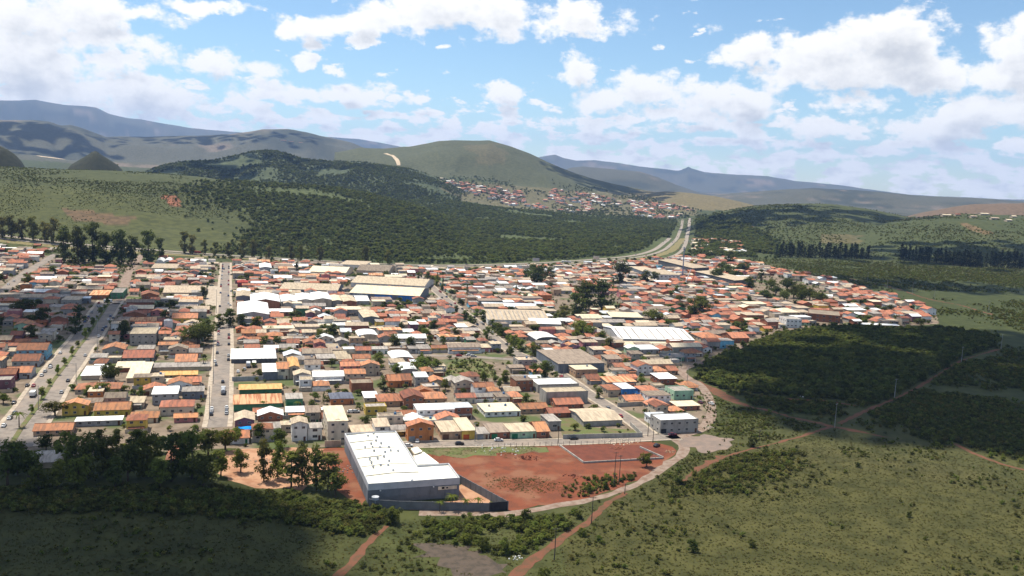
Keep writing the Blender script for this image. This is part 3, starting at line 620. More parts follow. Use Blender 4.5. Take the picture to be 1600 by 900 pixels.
# -- left of and along the avenue
B('yellow-walled house with orange gable roof beside the avenue', 97, 137, 650, 634, 622, 'gy', 'orange', 'yellow')
B('long orange-roofed yellow house beside the yellow gabled house', 147, 202, 652, 641, 629, 'gx', 'orange', 'yellow')
B('low house with long white metal roof above the shaded trees', 118, 190, 667, 662, 652, 'shed', 'white', 'grey')
B('low house with wide orange roof at the bottom of the avenue', 52, 112, 682, 675, 662, 'gx', 'orange', 'tan')
B('two-storey house with orange hip roof and balcony near the long street', 250, 302, 650, 636, 625, 'hip', 'terracotta', 'cream')
B('small orange-roofed annex in front of the two-storey balcony house', 272, 308, 661, 653, 646, 'gx', 'orange', 'pink')
B('low orange-tiled house left of the two-storey balcony house', 202, 246, 662, 654, 643, 'hip', 'orange', 'cream')
B('tall narrow house with white metal roof above maroon ground floor', 238, 277, 633, 616, 604, 'shed', 'white', 'grey')
B('dark grey shed-roofed house right of the tall white-roofed house', 285, 318, 624, 612, 604, 'shed', 'grey', 'slate')
B('wide dark red hip-roofed house behind the two avenue trees', 117, 187, 616, 612, 598, 'hip', 'terracotta', 'beige')
B('white-roofed workshop with white awning beside the avenue', 127, 162, 594, 588, 572, 'shed', 'white', 'beige', 'shed')
B('large cream-white hall roof in the avenue block', 198, 230, 598, 591, 566, 'shed', 'cream', 'beige', 'warehouse')
B('long white awning wing joined behind the cream hall', 180, 222, 582, 575, 565, 'shed', 'cream', 'brick', 'shed', reg=False)
B('long low grey terrace reaching the long straight street', 236, 327, 581, 575, 567, 'shed', 'grey', 'beige', 'shed')
B('low yellowish-tiled house behind the grey terrace', 250, 308, 593, 588, 580, 'gx', 'yellow', 'tan')
B('orange house with stepped roof near the long straight street', 274, 307, 574, 565, 553, 'gx', 'orange', 'orange')
B('wide red-tiled grey house in the middle of the avenue block', 192, 239, 566, 559, 547, 'gx', 'terracotta', 'grey')
B('grey block house with beige flat roof beside the avenue tree', 203, 243, 540, 522, 512, 'slab', 'beige', 'concrete', door=None)
B('house with orange gable roof over grey wall by the avenue bend', 160, 195, 556, 546, 534, 'gy', 'orange', 'concrete')
B('yellow-walled house with wide orange roof near the plaza', 269, 308, 506, 497, 489, 'gx', 'orange', 'yellow')
B('long house with thin orange roof behind the grey block', 211, 252, 514, 508, 503, 'gx', 'orange', 'beige')
B('terracotta gable-roofed house at the top of the avenue', 192, 228, 500, 492, 484, 'gy', 'orange', 'terracotta' if 'terracotta' in W else 'brick')
B('orange-roofed house beside the white tank', 274, 297, 527, 516, 507, 'hip', 'orange', 'grey')
B('small red-gabled brick house near the top of the avenue', 221, 247, 468, 461, 454, 'gy', 'terracotta', 'brick')
B('long beige-roofed shed facing the long straight street', 255, 320, 463, 457, 446, 'gx', 'beige', 'beige', 'shed')
B('brown rusty-roofed shop behind the white van', 140, 169, 468, 461, 453, 'shed', 'rust', 'brick')
B('green-walled flat house behind the avenue end', 172, 192, 467, 458, 450, 'flat', 'grey', 'green')
B('house with blue lower wall left of the brown shop', 112, 140, 474, 466, 463, 'shed', 'silver', 'slate')
B('grey two-storey flat house shaded left of the avenue', 96, 124, 478, 469, 463, 'slab', 'beige', 'concrete')
B('white arched tent roof beneath the tall eucalyptus', 243, 256, 415, 411, 402, 'arch', 'white', 'white', 'shed', rise=4)
B('second white arched tent roof beneath the tall eucalyptus', 256, 268, 415, 411, 402, 'arch', 'white', 'white', 'shed', rise=4)
B('long pale building in front of the white arched tents', 236, 276, 425, 419, 412, 'slab', 'beige', 'cream')
B('two-storey pale blue house with orange roofs left of the avenue', 26, 73, 563, 547, 536, 'gx', 'terracotta', 'sky', storeys=2)
B('long orange-roofed grey house below the pale blue house', 19, 60, 574, 564, 553, 'gx', 'terracotta', 'grey')
B('red-walled corner house with orange roof left of the avenue', -12, 24, 596, 585, 576, 'gx', 'terracotta', 'red')
B('small grey house with orange roof at the avenue kerb', 30, 48, 592, 582, 572, 'gx', 'orange', 'grey')
B('turquoise house with orange gable roof left of the avenue', 22, 49, 518, 508, 499, 'gy', 'orange', 'mint')
B('grey-roofed shed half hidden under dark shaded trees', 48, 92, 733, 729, 710, 'gx', 'grey', 'beige', 'shed')
B('dark red-roofed hut under the shaded trees', 260, 283, 728, 723, 694, 'gy', 'terracotta', 'brick', 'shed')
# -- right of the long street, front to back
B('brown house with beige gable roof beside the blue tarpaulin', 367, 397, 676, 657, 641, 'gy', 'beige', 'purple')
B('long shed with rust-streaked roof and green lower wall', 365, 440, 643, 632, 617, 'shed', 'rust', 'green', 'shed')
B('long shed with tan roof behind the rust-streaked shed', 374, 440, 618, 609, 601, 'shed', 'yellow', 'green', 'shed')
B('white L-shaped depot roof beside the long straight street', 361, 431, 568, 561, 545, 'shed', 'white', 'darkgrey', 'warehouse')
B('white right wing of the truck depot', 411, 434, 594, 581, 568, 'shed', 'white', 'slate', 'warehouse')
B('large grey hall with white gabled metal roof by the long street', 371, 420, 507, 491, 469, 'gy', 'white', 'grey', 'warehouse')
B('broad white gabled hall behind the large grey hall', 392, 437, 485, 471, 456, 'gy', 'white', 'brick', 'warehouse')
B('small grey gabled workshop on the long street kerb', 369, 391, 473, 463, 453, 'gy', 'beige', 'slate', 'shed')
B('light grey workshop with white gable roof, first of the white row', 440, 464, 481, 471, 459, 'gy', 'white', 'grey', 'shed')
B('cream workshop with white gable roof, second of the white row', 465, 489, 479, 469, 457, 'gy', 'white', 'cream', 'shed')
B('tallest white gabled workshop, third of the white row', 490, 518, 480, 468, 455, 'gy', 'white', 'beige', 'shed')
B('narrow cream gabled workshop, fourth of the white row', 519, 536, 479, 470, 460, 'gy', 'cream', 'concrete', 'shed')
B('beige gabled workshop at the end of the white row', 537, 557, 482, 471, 460, 'gy', 'beige', 'brick', 'shed')
B('small white-roofed shed between beige workshop and blue-walled warehouse', 557, 577, 476, 470, 462, 'gx', 'white', 'grey', 'shed')
B('long beige-roofed warehouse with dark wall behind the white row', 437, 527, 457, 451, 441, 'gx', 'beige', 'slate', 'warehouse', ang=4)
B('long pale-walled warehouse behind the blue-walled one', 548, 663, 448, 441, 428, 'gx', 'beige', 'white', 'warehouse', ang=-4)
B('white-roofed warehouse with dark door near the highway', 482, 540, 431, 424, 415, 'gx', 'cream', 'cream', 'warehouse', ang=2)
B('grey two-storey works building touching the highway verge', 530, 570, 420, 413, 407, 'slab', 'beige', 'white', 'warehouse', ang=0)
B('brown-roofed works hall behind the long pale warehouse', 557, 607, 429, 422, 412, 'gx', 'brown', 'beige', 'warehouse', ang=0)
B('small white warehouse with dark door beside the upper street', 406, 424, 426, 418, 410, 'gy', 'white', 'grey', 'shed')
B('small bright red house beside the upper long street', 371, 387, 449, 441, 436, 'hip', 'red', 'red')
B('white barrel-vaulted hall in the middle of the houses', 560, 592, 532, 526, 514, 'arch', 'white', 'beige', 'shed')
B('white vaulted roof above the round white canopy', 613, 647, 568, 562, 547, 'arch', 'white', 'beige', 'shed')
B('round-edged white canopy in front of the white vault', 626, 653, 586, 580, 566, 'arch', 'white', 'grey', 'shed')
B('grey gable-ended workshop with beige roof amid orange houses', 568, 592, 507, 496, 483, 'gy', 'beige', 'slate', 'shed')
B('beige two-storey house with orange gable facing front', 565, 593, 587, 571, 562, 'gy', 'orange', 'beige', storeys=2)
B('pink two-storey house with orange roof left of the beige one', 533, 563, 584, 572, 565, 'gx', 'orange', 'pink', storeys=2)
B('left of a joined pair of bright orange houses', 607, 626, 606, 595, 585, 'gx', 'orange', 'orange')
B('right of a joined pair of bright orange houses', 627, 643, 604, 594, 584, 'gx', 'orange', 'orange')
B('orange-roofed house right of the truck depot', 433, 451, 593, 576, 566, 'gx', 'orange', 'cream', gate='grey')
B('tall house with yellow-orange roof beside the depot house', 452, 467, 592, 573, 557, 'gy', 'yellow', 'beige')
B('green-fronted low house with grey flat roof near the factory', 447, 473, 636, 624, 615, 'slab', 'grey', 'green', gate='green')
B('orange house with dark blue-grey roof', 517, 552, 633, 623, 613, 'hip', 'blue', 'orange')
B('three-storey cream block with flat pale roof behind the factory', 512, 543, 693, 659, 635, 'slab', 'cream', 'cream', storeys=3, door=None)
B('bright yellow flat-roofed house left of the orange roofs', 571, 604, 649, 637, 631, 'flat', 'grey', 'yellow')
B('low house with plain white roof behind the yellow flat house', 570, 591, 629, 626, 612, 'shed', 'white', 'beige')
B('orange hip-roofed house right of the low white roof', 592, 630, 636, 627, 615, 'hip', 'orange', 'tan')
B('tall two-storey house with stacked orange gable roofs', 631, 662, 638, 622, 607, 'gy', 'terracotta', 'brick', storeys=2)
B('spreading orange hip-roofed house beside the stacked gables', 664, 698, 633, 623, 612, 'hip', 'orange', 'tan')
B('white two-storey house with small gable left of the cream block', 456, 480, 690, 662, 650, 'gy', 'beige', 'white', storeys=2)
B('plain grey-white house beside the cream three-storey block', 481, 503, 688, 669, 661, 'shed', 'grey', 'white')
B('orange-fronted two-storey house on the front street with garage', 637, 677, 690, 666, 654, 'gy', 'orange', 'orange', storeys=2, gate='grey')
B('low white-roofed annex behind the orange-fronted house', 634, 668, 668, 660, 645, 'gy', 'white', 'grey', reg=False)
B('dark brick house with bare parapet near the yellow house', 549, 583, 613, 600, 593, 'flat', 'brown', 'brick', wins=False)
B('tan-roofed low house on the front street', 690, 721, 687, 675, 658, 'shed', 'beige', 'tan', gate='brown')
B('yellow front-street house with white roof and orange door', 722, 742, 687, 673, 653, 'shed', 'cream', 'yellow', gate='orange', door=None)
B('small plain beige house right of the yellow front-street house', 744, 764, 687, 678, 668, 'shed', 'grey', 'beige', gate='grey')
B('grey-roofed house with orange awning strip on the front street', 766, 796, 686, 676, 662, 'shed', 'brown', 'brick', gate='green')
B('long tan-roofed mint house with green gate on the front street', 798, 838, 686, 675, 662, 'shed', 'beige', 'mint', gate='green')
B('narrow orange-roofed house on the front street before the lawn', 839, 858, 685, 674, 659, 'gx', 'orange', 'brick')
B('grey two-storey flat house behind the walled grassy lot', 857, 876, 673, 659, 648, 'slab', 'grey', 'concrete')
B('low shed with beige curved roof on the walled grassy lot', 912, 972, 667, 658, 644, 'gx', 'beige', 'concrete', 'shed')
B('large bare concrete building with beige roof edge', 853, 918, 632, 614, 606, 'flat', 'beige', 'concrete', wins=False)
B('bare concrete building with white roof behind the larger one', 840, 904, 614, 602, 592, 'flat', 'white', 'concrete', wins=False)
B('wide bright orange roof in front of the concrete building', 869, 911, 640, 632, 622, 'gx', 'orange', 'brick')
B('long low orange roof left of the wide orange one', 814, 856, 647, 639, 630, 'gx', 'orange', 'tan')
B('second low orange roof stepping down towards the grassy lot', 858, 890, 653, 646, 637, 'gx', 'terracotta', 'brick')
B('cluster house of white flat roofs behind the front street', 758, 813, 652, 645, 631, 'slab', 'cream', 'white', tank=2)
B('grey two-storey corner shop building at the end of front street', 1031, 1090, 678, 658, 648, 'flat', 'white', 'concrete', storeys=2, gate='dark')
B('vivid blue house with white roof', 972, 992, 621, 608, 599, 'slab', 'white', 'blue')
B('orange-roofed house joined left of the vivid blue house', 950, 971, 620, 609, 600, 'hip', 'orange', 'beige')
B('vivid blue house with orange hip roof', 1004, 1030, 621, 611, 602, 'hip', 'orange', 'blue')
B('pale green house with dark flat roof near the edge road', 1053, 1083, 625, 612, 604, 'flat', 'grey', 'mint')
B('brick house with sloping white roof by the edge road bend', 1030, 1057, 602, 592, 583, 'shed', 'white', 'brick')
B('white-roofed house above the edge road fork', 1058, 1093, 642, 635, 627, 'shed', 'cream', 'brick')
# -- middle and right
B('wide warehouse with cream skylit roof on the tree-lined street', 762, 858, 508, 499, 484, 'gx', 'beige', 'white', 'warehouse', ang=8, skylights=14)
B('long low silver-roofed shed behind the skylit warehouse', 755, 840, 483, 479, 472, 'shed', 'silver', 'slate', 'warehouse', ang=6)
B('pale grey gabled workshop right of the skylit warehouse', 828, 876, 513, 505, 497, 'gx', 'white', 'grey', 'shed', ang=4)
B('open hall with tilted white curved roof and dark walls', 838, 873, 539, 531, 518, 'arch', 'white', 'darkgrey', 'shed', rise=2.2)
B('big flat brown-roofed depot with dark side wall', 872, 944, 583, 569, 547, 'slab', 'brown', 'slate', 'warehouse')
B('tan two-storey house beside the big brown depot', 899, 933, 590, 578, 571, 'slab', 'cream', 'tan', tank=1)
B('open dark shed with long beige roof above the white works', 955, 1004, 505, 495, 487, 'shed', 'cream', 'darkgrey', 'shed', ang=6)
B('big white works hall with skylights in the right of town', 968, 1084, 537, 529, 512, 'gx', 'white', 'grey', 'warehouse', ang=8, skylights=9)
B('low beige-roofed strip in front of the big white works hall', 972, 1092, 545, 539, 533, 'shed', 'cream', 'cream', 'shed', ang=8, reg=False)
B('mint green gabled house below the white works hall', 981, 998, 553, 544, 538, 'gy', 'white', 'mint')
B('grey house with silver-blue roof beside the mint house', 1000, 1029, 553, 546, 539, 'shed', 'silver', 'grey')
B('large orange hip-roofed house at the woodland road', 1098, 1130, 537, 528, 518, 'hip', 'orange', 'beige')
B('brick house with orange lean-to roof at the woodland road', 1144, 1170, 536, 528, 519, 'gx', 'orange', 'brick')
B('white block house at the corner of the woodland road', 1228, 1252, 512, 499, 494, 'flat', 'grey', 'white', ang=5)
B('broad cream hip roof near the unfinished brick building', 1218, 1250, 494, 488, 481, 'hip', 'cream', 'beige')
B('long unfinished brick building near the woods', 1262, 1312, 501, 490, 483, 'flat', 'brown', 'brick', ang=-18, storeys=2)
B('long white-roofed shed along the woods at the town tip', 1345, 1405, 511, 508, 504, 'shed', 'white', 'brick', 'shed', ang=2)
B('white office block with beige roof by the bus sheds', 1030, 1062, 441, 429, 416, 'slab', 'beige', 'white', ang=10, storeys=2)
B('dark-walled beige-roofed hall left of the white office block', 1003, 1030, 432, 424, 414, 'slab', 'beige', 'slate', 'warehouse', ang=10)
B('dark low hall beside the highway bend', 968, 994, 420, 413, 409, 'slab', 'grey', 'darkgrey', 'warehouse', ang=0)
# long bus sheds running down from the highway: two-point placement
for (a, b, hh, dp, lab) in (((1028, 416), (1082, 430), 9.5, 24, 'upper long open shed running down from the highway'), ((1085, 434), (1147, 449), 8.5, 24, 'lower long open shed beside the parked crane')):
    p, q = hit(*a, 0.0), hit(*b, 0.0); d = q - p
    building(lab, 'warehouse', p, atan2(d[1], d[0]), hypot(d[0], d[1]), dp, hh, 'shed', 'beige', 'darkgrey', name='warehouse', wins=False, door=None)
# blue-walled warehouse with coloured wall panels
root, w, dep, h = B('long cream-roofed warehouse with bright blue wall panels', 546, 655, 467, 457, 441, 'gx', 'cream', 'slate', 'warehouse', ang=-3)
for i in range(7):
    mb = MB(); x = -w / 2 + w * (.36 + .085 * i); mb.box(x, x + w * .08, -.12, -.02, .3, h - .6)
    obj('wall_panel', mb.mesh('wall_panel', W['blue'] if i not in (3,) else W['slate']), root)
# -- the big white-roofed factory in front
def local(px, py, z, P, a=ANG):
    q = hit(px, py, z) - P; return np.array([q[0] * cos(a) + q[1] * sin(a), -q[0] * sin(a) + q[1] * cos(a)])
FA = radians(18.5)
P0 = hit(575, 788, 0.0); fw = solve(P0, (cos(FA), sin(FA), 0), px=717); fh = solve(P0, (0, 0, 1), py=756)
fd = solve(P0 + np.array([0, 0, fh]), (-sin(FA), cos(FA), 0), py=677)
step = local(697, 724, fh, P0, FA)[1]; rw = local(652, 725, fh, P0, FA)[0]
FOOT.append((np.array(P0[:2]) + np.array([cos(FA), sin(FA)]) * fw * .5 + np.array([-sin(FA), cos(FA)]) * fd / 2, np.array([cos(FA), sin(FA)]), fw * .75, fd / 2 + 8))
fac = thing('factory', 'large L-shaped factory with white roof and grey walls above the dirt road', 'factory', (P0[0], P0[1], .05), FA)
lg = mat('factory_light_grey', (.42, .43, .45), (.36, .37, .39), rnd=0); dg = mat('factory_dark_grey', (.16, .17, .185), (.13, .14, .15), rnd=0)
fro = mat('factory_white_roof', (.80, .775, .68), (.72, .69, .58), scale=.08, stretch=(1, .2, 1), rnd=0, rough=.6)
mb = MB(); mb.box(0, fw, 0, step, 0, fh - 2.6); mb.box(0, rw, step, fd, 0, fh - 2.6); obj('wall', mb.mesh('wall', dg), fac)
mb = MB(); t = .35; z0, z1 = fh - 2.6, fh; e = .12
mb.box(-e, fw + e, -e, t, z0, z1); mb.box(-e, t, t, fd - t, z0, z1); mb.box(-e, rw + e, fd - t, fd + e, z0, z1); mb.box(fw - t, fw + e, t, step - t, z0, z1); mb.box(rw - t, fw + e, step - t, step + e, z0, z1); mb.box(rw - t, rw + e, step + e, fd - t, z0, z1)
obj('parapet', mb.mesh('parapet', lg), fac)
rz_ = fh - .75
mb = MB()
nb = 6; ys = np.linspace(t, fd - t, nb + 1)
for i in range(nb):
    x1 = (fw if ys[i + 1] <= step + .1 else rw) - t; ya, yb_ = ys[i], ys[i + 1]
    xm = rw * .47
    if ya < step < yb_:
        mb.slab([(rw - t, ya, rz_ - .02), (fw - t, ya, rz_ - .02), (fw - t, step - t, rz_ - .02), (rw - t, step - t, rz_ - .02)])
    if ys[i + 1] <= step + .1:
        mb.slab([(rw - t, ya, rz_ - .02), (fw - t, ya, rz_ - .02), (fw - t, yb_, rz_ - .02), (rw - t, yb_, rz_ - .02)])
    s = .12 * (i % 2)
    mb.slab([(t, ya, rz_ - .35 + s), (xm, ya, rz_ + .25 + s), (xm, yb_, rz_ + .25 + s), (t, yb_, rz_ - .35 + s)]); mb.slab([(xm, ya, rz_ + .25 + s), (rw - t, ya, rz_ - .1 + s), (rw - t, yb_, rz_ - .1 + s), (xm, yb_, rz_ + .25 + s)])
rf = obj('roof', mb.mesh('roof', fro), fac)
seam = mat('roof_seam', (.5, .48, .42), rnd=0)
for i in range(1, nb):
    mb = MB(); xm = rw * .47
    mb.hexa([(t, ys[i] - .2, rz_ - .35), (xm, ys[i] - .2, rz_ + .25), (xm, ys[i] + .2, rz_ + .25), (t, ys[i] + .2, rz_ - .35)], [(t, ys[i] - .15, rz_ + .02), (xm, ys[i] - .15, rz_ + .62), (xm, ys[i] + .15, rz_ + .62), (t, ys[i] + .15, rz_ + .02)])
    obj('roof_seam', mb.mesh('roof_seam', seam), rf)
    if i in (1, 2, 4):
        mb = MB(); mb.hexa([(xm, ys[i] - .2, rz_ + .25), (rw * .95, ys[i] - .2, rz_), (rw * .95, ys[i] + .2, rz_), (xm, ys[i] + .2, rz_ + .25)], [(xm, ys[i] - .15, rz_ + .6), (rw * .95, ys[i] - .15, rz_ + .3), (rw * .95, ys[i] + .15, rz_ + .3), (xm, ys[i] + .15, rz_ + .6)]); obj('roof_seam', mb.mesh('roof_seam', seam), rf)
vb = MB(); vb.tube((0, 0, -.4), (0, 0, .45), .32, .32, 8); vb.hexa([(-.5, -.4, .4), (.5, -.4, .4), (.5, .5, .4), (-.5, .5, .4)], [(-.35, -.1, 1.0), (.35, -.1, 1.0), (.35, .3, 1.0), (-.35, .3, 1.0)]); vb.box(-.15, .15, -.6, -.4, .2, .6); VENT = vb.mesh('roof_vent', metal_g)
for (x, y) in [(415,75),(380,88),(437,95),(430,118),(462,135),(400,137),(408,158),(455,160),(362,160),(510,157),(418,182),(487,190),(522,180),(568,182),(480,218),(440,228),(391,232),(512,245),(402,255),(459,272),(507,273),(413,282),(538,305),(655,370)]:
    q = local(480 + x / 4, 660 + y / 4, rz_ + .3, P0, FA); obj('roof_vent', VENT, rf, (q[0], q[1], rz_ + .15))
for i in range(6):
    mb = MB(); a = .25 + i * fw / 6; b = a + fw / 6 - .3; mb.box(a, b, -.1, -.02, .2, fh - 2.75); obj('wall_panel', mb.mesh('wall_panel', dg if i < 5 else W['slate']), fac)
for i in range(9):
    mb = MB(); a = .3 + i * fd / 9; mb.box(-.1, -.02, a, a + fd / 9 - .3, .2, fh - 2.75); obj('wall_panel', mb.mesh('wall_panel', W['slate']), fac)
mb = MB(); mb.box(fw * .76, fw * .97, -.35, -.11, fh - 4.3, fh - 3.0, 0); mb.box(fw * .80, fw * .83, -.42, -.34, fh - 4.0, fh - 3.2, 1); mb.box(fw * .85, fw * .87, -.42, -.34, fh - 3.9, fh - 3.3, 1)
obj('sign_board', mb.mesh('sign_board', [W['cream'], black]), fac)
for x in (.12, .7): 
    mb = MB(); mb.box(fw * x, fw * x + .5, -.7, -.11, fh - 3.0, fh - 2.7); obj('floodlight', mb.mesh('floodlight', W['white']), fac)
mb = MB(); mb.tube((2.0, -4, 0), (2.0, -4, 3.2), .25, .25, 8); mb.tube((2.0, -4, 3.2), (2.0, -4, 4.3), 1.3, 1.4, 14); tag(obj('water_tower', mb.mesh('water_tower', tankg_m), None, (P0[0], P0[1], .05), FA), 'small round grey water tank at the front corner of the factory', 'water tank')
# low canopies on the right of the factory
for pts, zz in (([(642, 701), (652, 698), (660, 705), (648, 709)], 5.0), ([(646, 711), (662, 706), (686, 724), (652, 726)], 4.2)):
    q = [local(x, y, zz, P0, FA) for x, y in pts]; q = [q[0], q[3], q[2], q[1]]
    mb = MB(); mb.slab([(a[0], a[1], zz) for a in q], .35); cn = obj('canopy', mb.mesh('canopy', fro), fac)
    mb = MB(); mb.hexa([(a[0], a[1], .0) for a in q], [(a[0] * .98 + .3, a[1], zz - .37) for a in q]); obj('canopy_wall', mb.mesh('canopy_wall', W['beige']), cn)
# factory yard and fence
sheet('factory_yard', W2([(715, 783), (716, 760), (722, 757), (765, 782), (770, 796), (720, 797), (640, 797), (628, 790)]), .10, sand, 'sandy orange yard inside the factory fence', jit=.2, cat='ground')
fence_m = mat('fence_grey', (.15, .155, .165), (.12, .125, .13), rnd=0)
fn = thing('panel_fence', 'dark grey panel fence with black gate around the factory yard', 'fence')
def wall_run(a, b, hgt, n, m, parent, name='fence_panel', th=.2, gap=.12, rel=None):
    p, q = np.array(a[:2]), np.array(b[:2])
    if rel is not None: p = p - rel; q = q - rel
    d = q - p; ln = np.linalg.norm(d); an = atan2(d[1], d[0])
    for i in range(n):
        mb = MB(); mb.box(0, ln / n - gap, -th / 2, th / 2, 0, hgt); c = p + d * i / n; obj(name, mb.mesh(name, m), parent, (c[0], c[1], .03), an)
    for i in range(n + 1):
        mb = MB(); mb.box(-.16, .16, -.17, .17, 0, hgt + .12); c = p + d * i / n; obj('fence_post', mb.mesh('fence_post', m), parent, (c[0] - cos(an) * gap / 2, c[1] - sin(an) * gap / 2, .03), an)
cA = hit(622, 796, 0); cB = hit(765, 799, 0); cC = hit(793, 797, 0); cD = hit(712, 752, 0); cE = hit(577, 793, 0)
wall_run(cE, cA, 3.2, 3, fence_m, fn); wall_run(cA, cB, 3.2, 8, fence_m, fn); wall_run(cB, cC, 3.4, 2, DOORC['dark'], fn, 'gate'); wall_run(cC, cD, 3.4, 10, fence_m, fn)
# foundation walls on the red lot
fo = thing('foundation', 'low concrete foundation walls marked out on the red dirt lot', 'foundation')
for a, b in (((874, 697), (912, 724)), ((912, 724), (985, 720)), ((985, 720), (1036, 717)), ((1000, 700), (1036, 716))):
    wall_run(hit(*a, 0), hit(*b, 0), .8, 4, W['concrete'], fo, 'foundation_wall', th=.5, gap=.02)
# walls round the grassy lot
gl = thing('lot_wall', 'grey block wall round the grassy lot on the front street', 'wall')
for a, b, n in (((880, 686), (1003, 683), 8), ((1003, 683), (985, 666), 3)):
    wall_run(hit(*a, 0), hit(*b, 0), 2.2, n, W['concrete'], gl, 'wall_bay', th=.25, gap=.02)
g2 = thing('lot_wall', 'long bare wall in front of the blue houses', 'wall')
wall_run(hit(965, 636, 0), hit(1040, 632, 0), 2.4, 6, W['brown'] if 'brown' in W else W['concrete'], g2, 'wall_bay', th=.25, gap=.02)
dw = thing('lot_wall', 'low grey wall closing the truck depot yard', 'wall')
wall_run(hit(363, 596, 0), hit(411, 594, 0), 2.6, 4, W['grey'], dw, 'wall_bay', th=.25, gap=.02)
bw = thing('lot_wall', 'short brown wall at the back corner of the factory', 'wall')
wall_run(hit(508, 699, 0), hit(532, 698, 0), 3.0, 2, W['beige'], bw, 'wall_bay', th=.25, gap=.02)
mb = MB(); mb.tube((0, 0, 0), (0, 0, 9), 3, 3, 20); mb.tube((0, 0, 9), (0, 0, 9.8), 3.1, .6, 20); p = hit(263, 519, 0)
tag(obj('storage_tank', mb.mesh('storage_tank', W['white']), None, tuple(p)), 'tall white cylindrical storage tank among the avenue houses', 'tank')
mb = MB(); p = hit(385, 682, 0)
for i in range(6):
    for j in range(4):
        z = lambda i, j: 3.4 + .5 * sin(i * 1.3) * cos(j * 1.1)
        mb.poly([(i * 1.2 - 3.6, j * 1.2, z(i, j)), (i * 1.2 - 2.4, j * 1.2, z(i + 1, j)), (i * 1.2 - 2.4, j * 1.2 + 1.2, z(i + 1, j + 1)), (i * 1.2 - 3.6, j * 1.2 + 1.2, z(i, j + 1))])
tp = thing('tarpaulin', 'bright blue tarpaulin stretched beside the brown gabled house', 'tarpaulin', tuple(p), ANG)
obj('sheet', mb.mesh('sheet', mat('tarp_blue', (.01, .25, .75), rnd=0)), tp)
for x in (-3.4, 3.4):
    for y in (.1, 4.6):
        mb = MB(); mb.tube((x, y, 0), (x, y, 3.5), .06, .05, 6); obj('pole', mb.mesh('pole', metal_g), tp)

# ------------------------------------------------------------------ rows of ordinary houses filling the blocks
_ON = ['zeroth', 'first', 'second', 'third', 'fourth', 'fifth', 'sixth', 'seventh', 'eighth', 'ninth', 'tenth', 'eleventh', 'twelfth', 'thirteenth', 'fourteenth', 'fifteenth', 'sixteenth', 'seventeenth', 'eighteenth', 'nineteenth']
_TN = {2: 'twent', 3: 'thirt', 4: 'fort', 5: 'fift', 6: 'sixt', 7: 'sevent', 8: 'eight', 9: 'ninet'}
ORD = [_ON[n] if n < 20 else _TN[n // 10] + ('ieth' if n % 10 == 0 else 'y-' + _ON[n % 10]) for n in range(100)]
def road_dist(p):
    best = 1e9
    for ln, hw in ST.values():
        pass
    return float((np.hypot(RP[:, 0] - p[0], RP[:, 1] - p[1]) - RP[:, 2]).min())
GREEN = [W2(p) for p in ([(870, 652), (1005, 652), (1008, 686), (870, 688)], [(698, 560), (780, 558), (782, 594), (698, 594)], [(540, 690), (1110, 688), (1110, 900), (540, 900)], [(345, 700), (520, 700), (520, 800), (345, 800)], [(-200, 690), (345, 680), (345, 800), (-200, 800)],
  [(95, 370), (255, 370), (225, 408), (215, 425), (100, 418)], [(363, 568), (411, 568), (411, 598), (363, 598)], [(870, 462), (960, 462), (965, 478), (895, 498), (865, 490)], [(1185, 430), (1240, 436), (1300, 462), (1240, 476), (1180, 455)])]
def pip(x, y, poly):
    c = False; j = poly[-1]
    for i in poly:
        if (i[1] > y) != (j[1] > y) and x < (j[0] - i[0]) * (y - i[1]) / (j[1] - i[1]) + i[0]: c = not c
        j = i
    return c
TOWN_L = [(float(a), float(b)) for a, b in TOWN_W]; GREEN = [[(float(a), float(b)) for a, b in g] for g in GREEN]
RP = np.concatenate([np.c_[ln, np.full(len(ln), hw)] for ln, hw in ST.values()])
def lot_ok(c, w, d):
    q = proj([c[0], c[1], 0]); 
    if q[0][0] < -60 or q[0][0] > 1640: return False
    C4 = np.array([c + E1 * w * sx + E2 * d * sy for sx in (-.5, .5) for sy in (-.5, .5)])
    if not all(pip(p[0], p[1], TOWN_L) for p in C4): return False
    if (np.hypot(RP[:, 0] - c[0], RP[:, 1] - c[1]) - RP[:, 2]).min() < .8 + .72 * min(w, d) / 1.44: return False
    if min(road_dist(p) for p in C4) < .8: return False
    for g in GREEN:
        if any(pip(p[0], p[1], g) for p in C4): return False
    return True
ROOFW = {'orange': 'orange tiled', 'terracotta': 'dull red tiled', 'beige': 'beige', 'grey': 'grey', 'brown': 'brown', 'white': 'white', 'cream': 'cream', 'rust': 'rusty', 'yellow': 'yellowish tiled', 'silver': 'silver', 'red': 'red', 'blue': 'slate'}
WALLW = {'darkgrey': 'dark grey', 'mint': 'pale green', 'sky': 'pale blue', 'slate': 'slate'}
s_av = float(np.mean(avl @ E1)); s_ls = float(np.mean(ST['long straight street'][0] @ E1)); s_tl = float(np.mean(ST['tree-lined street'][0] @ E1))
def block(s):
    return ('left of avenue', 0) if s < s_av else ('right of avenue', 1) if s < s_ls else ('right of long street', 2) if s < s_tl else ('beyond tree-lined street', 3)
lots = []
pitch_t = 12.6
for r in range(-4, 120):
    t = 300 + r * pitch_t + (r // 4) * 3.5
    s = -760.0 + random.random() * 10
    while s < 760:
        w = random.uniform(6, 12); d = random.uniform(6.5, 11.5)
        if random.random() < .09: w = random.uniform(14, 24); d = random.uniform(10, 12)
        c = E1 * (s + w / 2) + E2 * (t + random.uniform(-1.5, 1.5)); s += w + random.choice([.3, .5, .8, 1.5, 3])
        if np.hypot(*c) > 1500 or not lot_ok(c, w, d): continue
        px = float(proj([c[0], c[1], 0])[0][0])
        tree = random.random() < (.19 if px < 1000 else .2)
        if overlap(c, E1, w / 2, d / 2, .6): continue
        lots.append((c, w, d, r, tree))
